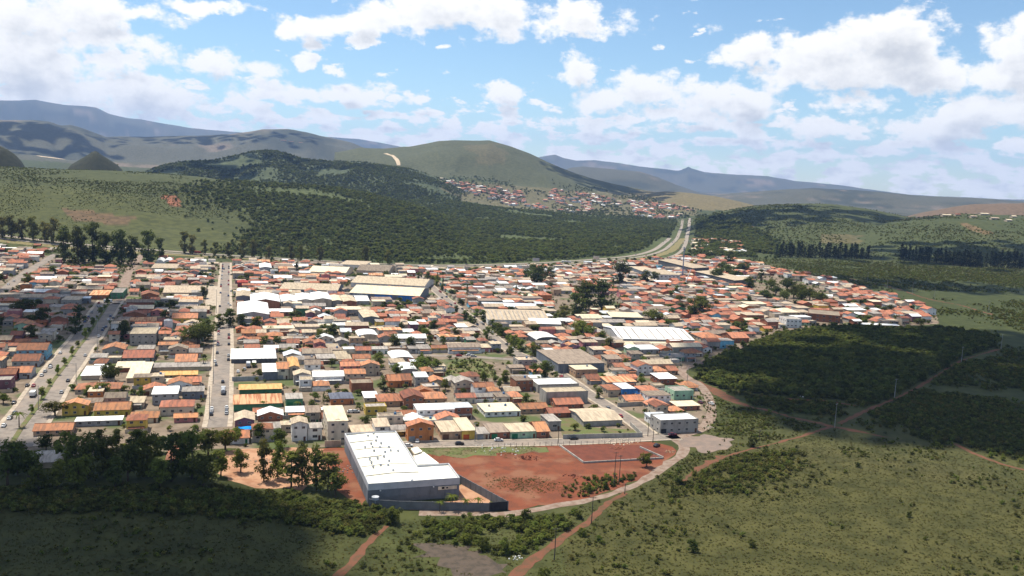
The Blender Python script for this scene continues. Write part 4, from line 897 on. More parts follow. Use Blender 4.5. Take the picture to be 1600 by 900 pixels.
print('lots', len(lots), 'hand', len(FOOT))
def style(c, w=9):
    q = proj([c[0], c[1], 0]); px, py = q[0][0], q[1][0]
    if px > 1000: pw = (.36, .2, .14, .11, .1, .09)
    elif px < 330: pw = (.24, .2, .14, .2, .15, .07)
    else: pw = (.25, .15, .19, .16, .12, .13)
    rc = random.choices(['orange', 'terracotta', 'beige', 'grey', 'brown', random.choice(['white', 'cream', 'silver', 'white'])], pw)[0]
    wc = random.choices(['cream', 'white', 'grey', 'beige', 'brick', 'yellow', 'orange', 'pink', 'green', 'mint', 'tan', 'concrete', 'sky', 'purple'], [4, 4, 2, 4, 3, .8, 1.2, .8, .3, .4, 2, 3, .3, .4])[0]
    tile = rc in ('orange', 'terracotta')
    kind = random.choices(['gx', 'gy', 'hip'], [4, 2.5, 3])[0] if tile else random.choices(['shed', 'gx', 'flat', 'slab', 'gy'], [4, 2, 2.5, 2, 1.5])[0]
    h = random.choices([3.0, 3.4, 5.8, 6.2], [5, 4, 2.4, 1])[0]
    if w > 13: rc = random.choice(['beige', 'grey', 'white', 'brown', 'cream', 'beige', 'rust']); kind = random.choice(['gx', 'shed', 'slab', 'gx']); h = random.choice([3.6, 4.5, 5.5]); wc = random.choice(['white', 'beige', 'concrete', 'grey', 'brick'])
    return rc, wc, kind, h
lots.sort(key=lambda l: np.hypot(*l[0]))
N_THINGS = 300 - sum(1 for o in COL.objects if o.get('category') == 'house')
rows = {}; cnt = {}
near = [l for l in lots if not l[4]][:N_THINGS]; far_l = [l for l in lots if not l[4]][N_THINGS:]
tree_lots = [l for l in lots if l[4]]
dmax = np.hypot(*near[-1][0])
for b in range(4):
    rr = sorted({l[3] for l in near if block(l[0] @ E1)[1] == b})
    for i, r in enumerate(rr): rows[(b, r)] = i + 1
order = sorted(near, key=lambda l: (block(l[0] @ E1)[1], l[3], l[0] @ E1))
KW = {'gx': 'gabled', 'gy': 'gable-fronted', 'hip': 'hipped', 'flat': 'parapet', 'slab': 'flat', 'shed': 'sloping'}
for (c, w, d, r, _) in order:
    bn, b = block(c @ E1); cnt[(b, r)] = cnt.get((b, r), 0) + 1
    rc, wc, kind, h = style(c, w)
    wname = WALLW.get(wc, wc); two = 'two-storey ' if h > 5 else ''
    label = f"{two}{wname} house, {ROOFW[rc]} {KW[kind]} roof, {ORD[cnt[(b, r)]]} in {ORD[rows[(b, r)]]} row {bn}"
    ang = ANG + random.uniform(-.03, .03)
    P = c - E1 * w / 2 - E2 * d / 2
    px = float(proj([c[0], c[1], 0])[0][0])
    building(label, 'house', P, ang, w, d, h, kind, rc, wc, group='houses in the town blocks', door=random.choice(['brown', 'grey', 'white', 'green']), gate=random.choice([None, None, 'grey', 'brown', 'green', 'white']) if w > 7.5 else None,
             tank=(1 if random.random() < .5 else 0) if kind in ('flat', 'slab') else 0, yard=random.choice([None, None, 1.6, 1.3]), side=(-1 if px > 380 else 1) if random.random() < .6 else 0, reg=False, annex=(random.uniform(3, min(6, w - 1)), random.uniform(2.2, 3.6), random.uniform(2.2, 2.8)) if random.random() < .6 else None, porch=random.choice([0, 0, 1.8, 2.4]))
# everything further away reads as one mass of roofs
def far_houses():
    mb = MB(); rk = list(R); wk = list(W); mats = [R[k] for k in rk] + [W[k] for k in wk]; winm = len(mats); mats.append(glass)
    def add(c, z, ang, w, d, h, kind, rc, wc):
        sub = MB(); rise = {'gx': d / 2 * .34, 'gy': w / 2 * .34, 'hip': min(w, d) / 2 * .42, 'shed': d * .07}.get(kind, 0)
        wall_mesh(sub, kind, w, d, h, rise, m=len(rk) + wk.index(wc)); n0 = len(sub.f)
        roof_mesh(sub, kind, w, d, h, rise, m=rk.index(rc)); sub.m[n0:] = [rk.index(rc)] * (len(sub.f) - n0)
        if h > 2:
            for i in range(2): sub.box(-w / 4 + i * w / 2 - .7, -w / 4 + i * w / 2 + .7, -.08, -.01, 1.1, 2.2, winm)
        V = np.array(sub.v); ca, sa = cos(ang), sin(ang); V[:, 1] -= d / 2
        X = V[:, 0] * ca - V[:, 1] * sa + c[0]; Y = V[:, 0] * sa + V[:, 1] * ca + c[1]; i0 = len(mb.v)
        mb.v += list(zip(X, Y, V[:, 2] + z)); mb.f += [tuple(i0 + k for k in f) for f in sub.f]; mb.m += sub.m
    for (c, w, d, r, _) in far_l:
        rc, wc, kind, h = style(c, w); add(c, .05, ANG + random.uniform(-.04, .04), w, d, h, kind, rc, wc)
        if random.random() < .4: add(c - E2 * (d / 2 + 1.0) + E1 * random.uniform(-2, 2), .05, ANG, random.uniform(3, 6), 2.0, random.uniform(2.2, 2.8), 'shed', random.choice(['beige', 'grey', 'brown', 'white', 'orange']), random.choice(['brick', 'concrete', 'beige']))
        if random.random() < .6: add(c + E2 * (d / 2 + 1.6) + E1 * random.uniform(-2, 2), .05, ANG, random.uniform(3, 6.5), 2.6, random.uniform(2.3, 2.9), 'shed', random.choice(['beige', 'grey', 'brown', 'white']), random.choice(['brick', 'concrete', 'beige']))
    vil = [(688, 284), (720, 283), (760, 295), (830, 292), (900, 300), (960, 312), (1040, 318), (1092, 329), (1062, 343), (960, 342), (880, 331), (800, 322), (740, 306)]
    n = 0
    while n < 380:
        x = random.uniform(685, 1095); y = random.uniform(282, 344)
        if not in_poly([x], [y], vil)[0] or fbm(np.array([x / 28]), np.array([y / 9]), 77, 3)[0] < .40: continue
        p = hit(x, y); n += 1
        rc = random.choices(['orange', 'terracotta', 'beige', 'white', 'cream'], [6, 3, 1.3, 1.6, 1])[0]
        add(p[:2], p[2] - 1, random.uniform(-.4, .4), random.uniform(11, 19), random.uniform(10, 14), random.uniform(4.5, 8), random.choice(['gx', 'hip', 'gy']), rc, random.choice(['cream', 'white', 'beige', 'tan']))
    for (x, y, w) in [(1478, 338, 24), (1495, 337, 14), (1520, 340, 16), (1537, 336, 22), (1553, 343, 20), (1575, 346, 14), (1583, 340, 12), (443, 220, 40), (455, 222, 30), (470, 224, 26), (690, 280, 16)]:
        p = hit(x, y); add(p[:2], p[2] - 1, .2, w, 10, 4.5, 'gx', random.choice(['cream', 'beige', 'terracotta']), 'beige')
    for i in range(40):                                   # roofs among the trees right of the highway
        x = random.uniform(1085, 1160); y = random.uniform(376, 398); p = hit(x, y); add(p[:2], p[2], ANG, random.uniform(8, 18), 10, 4.5, 'gx', random.choice(['orange', 'white', 'terracotta', 'cream']), 'cream')
    o = obj('house_mass', mb.mesh('house_mass', mats)); tag(o, 'hundreds of small tile and metal roofed houses across the far town and hillside village', 'houses', kind='stuff')
far_houses()

# ------------------------------------------------------------------ vegetation
def leaf_cloud(mb, centres, radii, n_each, size, m=0, flat=.75, up=.6):
    for (c, r, n) in zip(centres, radii, n_each):
        for _ in range(n):
            v = np.random.default_rng(random.randrange(1 << 30)).normal(size=3) if False else np.array([random.gauss(0, 1) for _ in range(3)])
            v /= np.linalg.norm(v) + 1e-9; rad = r * (random.random() ** .4)
            p = np.array(c) + v * rad * np.array([1, 1, flat])
            nrm = v * .8 + np.array([random.gauss(0, .5), random.gauss(0, .5), random.gauss(0, .45) + up]); nrm /= np.linalg.norm(nrm) + 1e-9
            a = np.cross(nrm, [random.random() - .5, random.random() - .5, random.random() - .5]); a /= np.linalg.norm(a) + 1e-9; b = np.cross(nrm, a)
            s = size * random.uniform(.6, 1.3); a = a * s; b = b * s * random.uniform(.5, .9)
            mb.poly([p - a, p - b * .7, p + a, p + b * .7], m)
def crown(kind, seed, lod=1.0):
    """unit-height tree crown and trunk (height 1, scaled per tree)"""
    random.seed(seed); c = []; r = []; n = []
    tk = MB(); H = 10.0
    if kind == 'round':
        k = 20
        for i in range(k):
            a = random.uniform(0, 2 * pi); z = random.uniform(2.6, 8.6); q = random.uniform(0, 3.2) * math.sqrt(max(.15, 1 - ((z - 5.2) / 4.2) ** 2)); c.append((q * cos(a), q * sin(a), z)); r.append(random.uniform(1.0, 1.8)); n.append(int(56 * lod))
        tk.tube((0, 0, -.3), (.1, .05, 3.2), .30, .22)
        for i in range(5): tk.tube((.1, .05, 2.0), c[i], .15, .05, 5)
        sz = .46
    elif kind == 'tall':
        k = 22
        for i in range(k):
            z = random.uniform(1.8, 9.3); q = random.uniform(.1, 1.35) * (1 if z < 7.5 else .6); a = random.uniform(0, 2 * pi); c.append((q * cos(a), q * sin(a), z)); r.append(random.uniform(.65, 1.15)); n.append(int(50 * lod))
        tk.tube((0, 0, -.3), (.05, .02, 4.8), .13, .09); tk.tube((.05, .02, 4.8), (-.05, .1, 8.8), .09, .03)
        for i in range(7): tk.tube((.04, .02, max(1.0, c[i][2] - 1.2)), c[i], .06, .02, 4)
        sz = .30
    elif kind == 'full':
        k = 30
        for i in range(k):
            a = random.uniform(0, 2 * pi); z = random.uniform(1.0, 8.9); q = random.uniform(.3, 3.0) * math.sqrt(max(.12, 1 - ((z - 4.6) / 4.8) ** 2)); c.append((q * cos(a), q * sin(a), z)); r.append(random.uniform(.9, 1.6)); n.append(int(46 * lod))
        tk.tube((0, 0, -.3), (.1, .05, 3.2), .26, .2); tk.tube((.1, .05, 3.2), (0, 0, 7.5), .2, .05)
        for i in range(5): tk.tube((.1, .05, 2.0), c[i], .12, .04, 5)
        sz = .42
    elif kind == 'pine':
        for i in range(14):
            z = 1.2 + 8.6 * i / 14; rr = 1.5 * (1 - (i / 14) ** 1.6) + .25
            a = random.uniform(0, 2 * pi); c.append((rr * .4 * cos(a), rr * .4 * sin(a), z)); r.append(rr * .8); n.append(int(34 * lod))
        tk.tube((0, 0, -.3), (0, 0, 8.5), .16, .03); sz = .3
    elif kind == 'spread':
        k = 22
        for i in range(k):
            a = random.uniform(0, 2 * pi); q = random.uniform(0, 4.6); c.append((q * cos(a), q * sin(a), 4.9 + random.uniform(-2.4, 3.2) * (1 - q / 7))); r.append(random.uniform(1.4, 2.3)); n.append(int(64 * lod))
        tk.tube((0, 0, -.3), (0, 0, 2.6), .45, .35)
        for i in range(6): tk.tube((0, 0, 2.4), c[i], .22, .05, 5)
        sz = .45
    cb = MB(); leaf_cloud(cb, c, r, n, sz)
    return cb, tk
CR = {}
for kind, nv in (('round', 4), ('full', 4), ('tall', 4), ('pine', 3), ('spread', 3)):
    CR[kind] = [crown(kind, 100 + 7 * i + len(kind)) for i in range(nv)]
CRM = {}
def crown_mesh(kind, i, leaf):
    k = (kind, i, leaf)
    if k not in CRM: CRM[k] = CR[kind][i][0].mesh('crown', L[leaf])
    return CRM[k]
TRM = {(k, i): CR[k][i][1].mesh('trunk', bark) for k in CR for i in range(len(CR[k]))}
random.seed(5)
def tree(p, hgt, kind, leaf, label, group=None, wide=1.0, name='tree'):
    i = random.randrange(len(CR[kind])); s = hgt / 10.0
    t = thing(name, label, 'tree', tuple(p), random.uniform(0, 6.28), group); t.scale = (s * wide, s * wide, s)
    obj('crown', crown_mesh(kind, i, leaf), t); obj('trunk', TRM[(kind, i)], t); return t
def tree_px(x, yb, hp, kind, leaf, label, wide=1.0, name='tree'):
    p = hit(x, yb); h = hp * np.linalg.norm(p - np.array([0, 0, CAMZ])) / F
    return tree(p, h, kind, leaf, label, None, wide, name)
# tall trees beside the highway, back left
for i, (x, yb, hp, w) in enumerate([(100, 409, 62, 1.1), (122, 412, 66, 1.0), (145, 410, 70, 1.2), (166, 413, 56, 1.1), (190, 413, 62, 1.2), (205, 412, 50, 1.1), (232, 412, 60, 1.1), (250, 408, 42, 1.0)]):
    tree_px(x, yb, hp * .86, 'full', 'dark', f'tall dark eucalyptus, {ORD[i + 1]} from left in the cluster behind the avenue', wide=w * .72)
for i, (x, yb, hp) in enumerate([(4, 372, 30), (18, 373, 34), (34, 374, 30), (52, 376, 36), (70, 378, 30), (84, 380, 38), (288, 396, 34), (300, 397, 30), (320, 398, 24), (336, 400, 22), (357, 402, 24), (380, 402, 28), (395, 404, 30), (420, 405, 22), (455, 406, 24), (470, 408, 26), (500, 408, 24), (572, 412, 30), (606, 413, 24)]):
    tree_px(x, yb, hp, 'full', 'olive', f'thin roadside tree, {ORD[i + 1]} from left along the highway verge', wide=.75)
# dark trees in the shaded bottom left, in front of the houses
for i, (x, yb, hp, k, w) in enumerate([(12, 760, 80, 'round', 1.0), (45, 752, 62, 'round', 1.0), (72, 705, 34, 'round', 1.2), (110, 742, 78, 'tall', 1.9), (140, 748, 82, 'tall', 1.9), (168, 742, 70, 'tall', 1.9), (200, 752, 74, 'round', .9), (232, 746, 82, 'tall', 1.8), (268, 752, 88, 'tall', 1.9), (300, 748, 92, 'tall', 1.9), (325, 715, 62, 'round', 1.0), (352, 705, 48, 'spread', 1.0), (182, 700, 34, 'round', 1.1), (222, 704, 36, 'round', 1.1), (246, 708, 34, 'round', 1.0), (90, 768, 56, 'round', 1.0), (28, 742, 60, 'tall', 1.9), (125, 762, 60, 'round', 1.0), (180, 766, 60, 'round', 1.0), (250, 766, 62, 'round', 1.0), (215, 720, 60, 'tall', 1.9), (285, 722, 58, 'tall', 1.9), (318, 762, 66, 'round', .9), (345, 745, 50, 'round', 1.0), (155, 715, 50, 'tall', 2.0), (60, 772, 50, 'round', 1.1)]):
    tree_px(x, yb, hp * .84, 'full' if k == 'tall' else k, ('green' if i % 2 else 'dark') if k != 'spread' else 'bright', f'{ORD[i + 1]} from left of the shaded trees below the houses, bottom left', wide=w * (.5 if k == 'tall' else 1))
for i, (x, yb, hp, k, lf, w) in enumerate([(376, 738, 40, 'round', 'green', 1), (412, 752, 68, 'full', 'olive', .6), (434, 748, 62, 'full', 'bright', .6), (455, 762, 58, 'tall', 'green', 2.0), (472, 760, 72, 'full', 'olive', .62), (494, 766, 74, 'full', 'green', .6), (512, 768, 62, 'tall', 'olive', 1.9), (524, 776, 46, 'round', 'green', 1.0), (438, 700, 34, 'round', 'green', 1.1), (402, 690, 32, 'round', 'green', 1.1), (371, 692, 26, 'round', 'bright', 1.1)]):
    tree_px(x, yb, hp, k, lf, f'sunlit slender tree, {ORD[i + 1]} in the grove left of the factory', wide=w)
# single trees in town
TT = [(172, 598, 26, 'spread', 'dark', 'broad dark tree over the white avenue workshop'), (160, 624, 24, 'round', 'green', 'round green tree in front of the dark red hip roof'), (138, 622, 16, 'round', 'bright', 'small bright tree left of the round green one by the avenue'),
 (310, 540, 34, 'spread', 'dark', 'broad dark tree on the left kerb of the long street'), (325, 532, 28, 'round', 'dark', 'dark tree just right of the broad kerb tree'), (342, 512, 18, 'round', 'green', 'small tree at the plaza corner of the long street'), (360, 510, 24, 'round', 'green', 'green tree beside the large grey hall'), (378, 512, 18, 'round', 'dark', 'dark low tree in front of the large grey hall'), (400, 515, 18, 'round', 'green', 'tree right of the dark low tree at the grey hall'),
 (318, 466, 16, 'round', 'dark', 'dark tree beside the long beige shed'), (192, 530, 24, 'round', 'dark', 'dark tree against the grey block house'), (124, 502, 20, 'round', 'dark', 'dark tree left of the avenue near its top'), (118, 522, 20, 'round', 'dark', 'dark tree overhanging the upper avenue kerb'), (38, 492, 22, 'spread', 'dark', 'broad dark tree at the far left houses'), (65, 508, 22, 'round', 'dark', 'dark tree beside the turquoise house'), (50, 535, 22, 'round', 'dark', 'second dark tree in front of the turquoise house'), (82, 432, 14, 'round', 'green', 'green tree beside the far left street'),
 (86, 650, 22, 'spread', 'olive', 'bare-looking olive tree on the right avenue kerb'), (44, 446, 14, 'round', 'dark', 'tree amid pale roofs beside the far street'), (520, 530, 24, 'round', 'dark', 'dark bushy tree in the middle of the centre block'), (497, 540, 16, 'round', 'green', 'green tree left of the dark bushy centre tree'), (616, 546, 22, 'round', 'dark', 'dark tree above the white vault'), (640, 545, 18, 'round', 'dark', 'dark tree right of the white vault top'), (676, 520, 18, 'round', 'green', 'green tree left of the tree-lined street middle'), (710, 530, 16, 'round', 'dark', 'dark tree near the green-walled box'), (620, 588, 20, 'round', 'green', 'green tree left of the round white canopy'), (660, 584, 26, 'spread', 'green', 'spreading green tree right of the round white canopy'), (683, 580, 18, 'round', 'bright', 'bright tree at the overgrown green lot'), (600, 612, 16, 'round', 'dark', 'dark shrub tree beside the bright orange pair'), (506, 632, 18, 'pine', 'green', 'small conical tree near the orange house with blue roof'), (480, 600, 12, 'round', 'bright', 'bright shrub tree right of the depot houses'), (464, 428, 16, 'tall', 'dark', 'slim dark tree near the small white warehouse'),
 (683, 446, 18, 'pine', 'dark', 'dark conical tree at the top of the tree-lined street'), (692, 450, 15, 'pine', 'dark', 'smaller dark conical tree beside it at the street top'), (730, 466, 20, 'pine', 'dark', 'tall conical tree behind the skylit warehouse'), (806, 466, 18, 'pine', 'dark', 'thin conical tree right of the silver shed'), (838, 446, 30, 'round', 'dark', 'dark araucaria shaped tree near the highway roofs'), (855, 440, 22, 'round', 'dark', 'dark round tree right of the araucaria shaped one'), (822, 440, 18, 'round', 'dark', 'dark tree left of the araucaria shaped one'),
 (915, 484, 40, 'full', 'dark', 'huge dark tree, left half of the central clump'), (940, 484, 42, 'full', 'dark', 'huge dark tree, right half of the central clump'), (900, 494, 32, 'full', 'dark', 'dark tree at the front left of the central clump'), (968, 448, 34, 'full', 'dark', 'big dark tree behind the central clump'), (1008, 443, 18, 'round', 'dark', 'dark tree in front of the white office block'), (1022, 440, 16, 'round', 'dark', 'second dark tree in front of the white office block'), (880, 502, 22, 'round', 'olive', 'olive tree left of the central clump foot'), (905, 524, 24, 'spread', 'bright', 'bright green tree below the central clump'), (920, 528, 20, 'round', 'bright', 'second bright tree below the central clump'), (938, 538, 20, 'round', 'green', 'green tree beside the mauve blossom trees'), (950, 546, 18, 'round', 'olive', 'olive tree right of the mauve blossom trees'), (1020, 505, 22, 'spread', 'green', 'round green tree above the big white works hall'), (1042, 512, 14, 'round', 'green', 'green shrub tree behind the white works hall roof'),
 (850, 598, 30, 'round', 'dark', 'dark full tree left of the big brown depot'), (836, 590, 20, 'round', 'green', 'green tree beside the dark full tree'), (790, 598, 18, 'round', 'green', 'green tree below the overgrown lot'), (1092, 490, 28, 'spread', 'dark', 'broad dark tree amid orange roofs right of centre'), (1082, 498, 20, 'round', 'dark', 'dark tree left of the broad dark tree in orange roofs'), (1048, 470, 14, 'round', 'green', 'green tree amid the orange roofs'), (1170, 455, 20, 'round', 'dark', 'dark tree right of the lower bus shed'), (1140, 412, 18, 'round', 'dark', 'dark tree behind the bus sheds'), (1188, 440, 18, 'tall', 'dark', 'tall thin tree right of the bus sheds'), (1170, 478, 14, 'round', 'dark', 'dark tree beside the green-gabled house row'),
 (1040, 572, 14, 'round', 'dark', 'dark tree at the pole by the edge road fork'), (1062, 606, 12, 'round', 'olive', 'olive shrub tree near the pale green house'), (935, 622, 14, 'round', 'green', 'small tree beside the street end at the blue houses'), (822, 630, 14, 'round', 'green', 'green shrub tree left of the large concrete building'), (1390, 490, 12, 'round', 'dark', 'dark tree near the right tip of town'), (1010, 730, 22, 'round', 'bright', 'small lone tree on the red lot beside the dirt road')]
for (x, yb, hp, k, lf, lab) in TT: tree_px(x, yb, hp * 1.22, 'full' if k == 'round' and random.random() < .5 else k, lf, lab, wide=1.25 if k != 'pine' else 1.0)
for i, (x, yb) in enumerate([(1195, 470), (1212, 462), (1225, 470), (1240, 466), (1252, 474), (1265, 470), (1280, 474), (1205, 452), (1230, 455), (1250, 460), (1120, 440), (1135, 432), (1150, 438), (1160, 426), (1130, 424)]):
    tree_px(x, yb, random.uniform(18, 26), 'spread', 'dark', f'dark crown, {ORD[i + 1]} in the grove between the orange roofs on the right', wide=1.1)
# tree-lined street
ln, hw = ST['tree-lined street']; px_, py_, _ = proj(np.c_[ln, np.zeros(len(ln))]); k = 0; i = 0
while i < len(ln):
    if 435 < py_[i] < 592 and not (455 < py_[i] < 488):
        k += 1; tn = ln[min(i + 1, len(ln) - 1)] - ln[i - 1]; tn /= np.linalg.norm(tn); side = -1 if k % 2 else 1
        side = 1 if py_[i] > 505 and k % 3 else side
        p = ln[i] + np.array([-tn[1], tn[0]]) * -side * (hw + 1.5)
        if not overlap(p, E1, 1.5, 1.5, 0): tree((p[0], p[1], 0), random.uniform(7, 11), 'full', random.choice(['green', 'bright', 'green']), f'round street tree, {ORD[min(k, 99)]} from the front along the tree-lined street', None, 1.2)
    i += 1 if py_[i] > 500 else 2
for i, (x, y) in enumerate([(880, 548), (900, 550), (918, 549), (830, 574)]): tree_px(x, y, 14, 'spread', 'mauve', f'mauve-flowering tree, {ORD[i + 1]} from left near the big brown depot', wide=1.2)
for i in range(6, len(avl) - 2, 3):
    p = avl[i]; q = proj([p[0], p[1], 0])
    tree((p[0], p[1], .2), random.uniform(6, 8.5) if i % 2 else random.uniform(4, 6), 'round', 'bright', f'small median tree, {ORD[i // 3 - 1]} from the bottom of the avenue', None, .9)
# pines along the far right
k = 0
for (xa, xb, ya, yb_, n) in ((1212, 1360, 402, 405, 34), (1405, 1470, 405, 412, 14), (1470, 1535, 413, 419, 20), (1540, 1612, 417, 421, 16)):
    for i in range(n):
        k += 1; x = xa + (xb - xa) * (i + random.random() * .8) / n; y = ya + (yb_ - ya) * i / n
        p = hit(x, y); tree(p, random.uniform(21, 32), 'pine', 'pine', f'dark conifer, {ORD[k]} from left in the windbreak row across the right meadow', 'conifers in the windbreak row', random.uniform(1.2, 1.7))
# trees on ordinary lots
seen = {}
for (c, w, d, r, _) in tree_lots[:70]:
    bn, b = block(c @ E1); key = (b, r); seen[key] = seen.get(key, 0) + 1
    tree((c[0], c[1], 0), random.uniform(4, 9), random.choice(['round', 'round', 'spread']), random.choice(['green', 'dark', 'bright', 'green']), f'backyard tree, {ORD[seen[key]]} in the {ORD[r + 5]} house row {bn}', 'trees in back yards', 1.1)

# scattered vegetation: one object each, copies placed by geometry nodes
def proto(mb, leaf):
    return bpy.data.objects.new('leaf_clump', mb.mesh('leaf_clump', L[leaf] if isinstance(leaf, str) else leaf))
def scatter(name, P, S, protos, label, cat, pick=None):
    P = np.asarray(P, float); n = len(P)
    me = bpy.data.meshes.new(name); me.vertices.add(n); me.vertices.foreach_set('co', P.ravel().astype(np.float32))
    a = me.attributes.new('scl', 'FLOAT', 'POINT'); a.data.foreach_set('value', np.asarray(S, np.float32))
    a = me.attributes.new('rot', 'FLOAT', 'POINT'); a.data.foreach_set('value', (rng.random(n) * 6.283).astype(np.float32))
    a = me.attributes.new('pick', 'INT', 'POINT'); a.data.foreach_set('value', (rng.integers(0, len(protos), n) if pick is None else np.asarray(pick)).astype(np.int32))
    o = obj(name, me); md = o.modifiers.new('scatter', 'NODES')
    ng = bpy.data.node_groups.new(name, 'GeometryNodeTree'); md.node_group = ng
    ng.interface.new_socket('Geometry', in_out='INPUT', socket_type='NodeSocketGeometry'); ng.interface.new_socket('Geometry', in_out='OUTPUT', socket_type='NodeSocketGeometry')
    gi = N(ng, 'NodeGroupInput'); go = N(ng, 'NodeGroupOutput'); jn = N(ng, 'GeometryNodeJoinGeometry')
    def attr(nm, t): q = N(ng, 'GeometryNodeInputNamedAttribute', data_type=t); q.inputs['Name'].default_value = nm; return q.outputs[0]
    sc, ro, pk = attr('scl', 'FLOAT'), attr('rot', 'FLOAT'), attr('pick', 'INT')
    cb = N(ng, 'ShaderNodeCombineXYZ'); ng.links.new(ro, cb.inputs[2])
    for i, pr in enumerate(protos):
        oi = N(ng, 'GeometryNodeObjectInfo'); oi.inputs['Object'].default_value = pr; oi.inputs['As Instance'].default_value = True
        cmp_ = N(ng, 'FunctionNodeCompare', data_type='INT', operation='EQUAL'); ng.links.new(pk, cmp_.inputs[2]); cmp_.inputs[3].default_value = i
        ip = N(ng, 'GeometryNodeInstanceOnPoints'); ng.links.new(gi.outputs[0], ip.inputs['Points']); ng.links.new(cmp_.outputs[0], ip.inputs['Selection']); ng.links.new(oi.outputs['Geometry'], ip.inputs['Instance'])
        ng.links.new(cb.outputs[0], ip.inputs['Rotation']); ng.links.new(sc, ip.inputs['Scale']); ng.links.new(ip.outputs[0], jn.inputs[0])
    ng.links.new(jn.outputs[0], go.inputs[0])
    return tag(o, label, cat, kind='stuff')
def blob(seed, n, leaf, r=1.0, h=1.0, size=.28, k=5, trunk=False, up=.8):
    random.seed(seed); mb = MB(); c = []; rr = []
    for i in range(k):
        a = random.uniform(0, 6.28); q = random.uniform(0, .6) * r; c.append((q * cos(a), q * sin(a), h * random.uniform(.35, .8))); rr.append(r * random.uniform(.35, .6))
    leaf_cloud(mb, c, rr, [n // k] * k, size, up=up)
    if trunk: mb.tube((0, 0, -.2), (0, 0, h * .5), .05, .03, 4, 1)
    ob = proto(mb, leaf)
    if trunk: ob.data.materials.append(bark)
    return ob
ROADS = [(ln, hw) for ln, hw in ST.values()]
PATHS = []
for o in list(COL.objects):
    if o.name.startswith(('path', 'dirt_road', 'highway')):
        v = np.empty(len(o.data.vertices) * 3); o.data.vertices.foreach_get('co', v); v = v.reshape(-1, 3)[:, :2]; PATHS.append((v[0::2], v[1::2]))
def off_paths(P, pad=.3):
    ok = np.ones(len(P), bool)
    for a, b in PATHS:
        c = (a + b) / 2; hw = np.linalg.norm(a - b, axis=1) / 2
        for i in range(len(c) - 1):
            for t in (0, .5):
                q = c[i] * (1 - t) + c[i + 1] * t; k = (np.abs(P[:, 0] - q[0]) < hw[i] + pad) & (np.abs(P[:, 1] - q[1]) < hw[i] + pad)
                ok &= ~k
    return ok
def region(poly, n, d0=0, d1=1e9, noise=None, excl=(), px_jit=14):
    """n random ground points whose place lies in the outlined area of land, thinning out at its edges"""
    W_ = np.array([hit(x, y)[:2] for x, y in poly]); lo = W_.min(0) - 20; hi = W_.max(0) + 20; out = []
    tot = 0; tries = 0
    while tot < n and tries < 60:
        tries += 1
        q = lo + rng.random((max(n * 2, 2000), 2)) * (hi - lo); x, y, w = proj(np.c_[q, height(q[:, 0], q[:, 1])])
        k = in_poly(x + rng.normal(0, 1, len(x)) * px_jit, y + rng.normal(0, 1, len(x)) * px_jit * .22, poly); d = np.hypot(q[:, 0], q[:, 1]); k &= (d > d0) & (d < d1) & (w > 50)
        for e in excl: k &= ~in_poly(x, y, e)
        if noise: k &= rng.random(len(x)) < _ss((fbm(q[:, 0] / noise[0], q[:, 1] / noise[0], noise[2], 4) - noise[1] + .11) / .22)
        q = q[k]; out.append(q); tot += len(q)
    q = np.concatenate(out)[:n]
    return np.c_[q, height(q[:, 0], q[:, 1])]
TR_F = [blob(200 + i, 110, 'forest', 1.0, 1.25, .27, 6, up=1.5) for i in range(3)] + [blob(210, 110, 'green', 1.0, 1.4, .27, 6, up=1.3), blob(211, 110, 'dark', 1.0, 1.4, .27, 6, up=1.3)]
SC = [blob(300 + i, 90, ['scrub', 'green', 'olive', 'scrub', 'green'][i], 1.0, 1.0, .22, 5) for i in range(5)]
GR = [blob(320 + i, 36, ['grass', 'dry', 'grass', 'scrub'][i], 1.0, .22, .26, 3, up=2.6) for i in range(4)]
def S(a, b, n): return a + (b - a) * rng.random(n) ** 1.6
# forest between highway and village
P = region([(300, 292), (400, 287), (520, 294), (640, 312), (700, 316), (830, 333), (950, 344), (1052, 344), (1050, 372), (1028, 386), (950, 402), (850, 408), (620, 411), (560, 404), (480, 388), (400, 340)], 46000, 1200, 3000, (160, .36, 88), px_jit=45)
P = P[off_paths(P[:, :2], 12)]; scatter('forest', P, S(2.0, 5.6, len(P)), TR_F, 'dense green forest filling the valley between highway and hillside village', 'forest')
P = region([(1082, 342), (1110, 338), (1150, 350), (1230, 392), (1215, 402), (1130, 398), (1084, 398)], 4200, 1200, 3000, (120, .36, 89)); P = P[off_paths(P[:, :2], 12)]
scatter('forest', P, S(3.2, 6.5, len(P)), TR_F, 'patch of woodland right of the far highway', 'forest')
P = region([(190, 262), (340, 245), (430, 232), (560, 250), (700, 270), (720, 300), (640, 315), (400, 292), (230, 285)], 16000, 2450, 3500, (150, .46, 90), px_jit=20); scatter('forest', P, S(2.4, 5.5, len(P)), TR_F, 'dark bush over the ridge behind the left meadow', 'forest')
P = region([(680, 270), (740, 278), (860, 288), (960, 300), (1040, 312), (1090, 326), (1070, 342), (960, 343), (880, 333), (760, 312), (690, 296)], 1700, 2900, 4300, (90, .47, 91)); scatter('forest', P, S(3, 6.5, len(P)), TR_F, 'trees scattered between the houses of the hillside village', 'trees')
P = region([(0, 262), (100, 268), (260, 274), (400, 288), (420, 350), (330, 330), (270, 306), (120, 290), (0, 288)], 3000, 1250, 2300, (90, .52, 92), px_jit=35); scatter('scrub', P, S(.8, 2.4, len(P)), SC[:3] + TR_F[:1], 'dotted dark scrub on the upper left meadow', 'scrub')
P = region([(-50, 262), (420, 300), (520, 400), (330, 398), (-50, 368)], 5000, 1200, 2300, (140, .54, 93), px_jit=40); scatter('scrub', P, S(.6, 1.7, len(P)), SC[:3], 'small bushes over the left meadow slope', 'scrub')
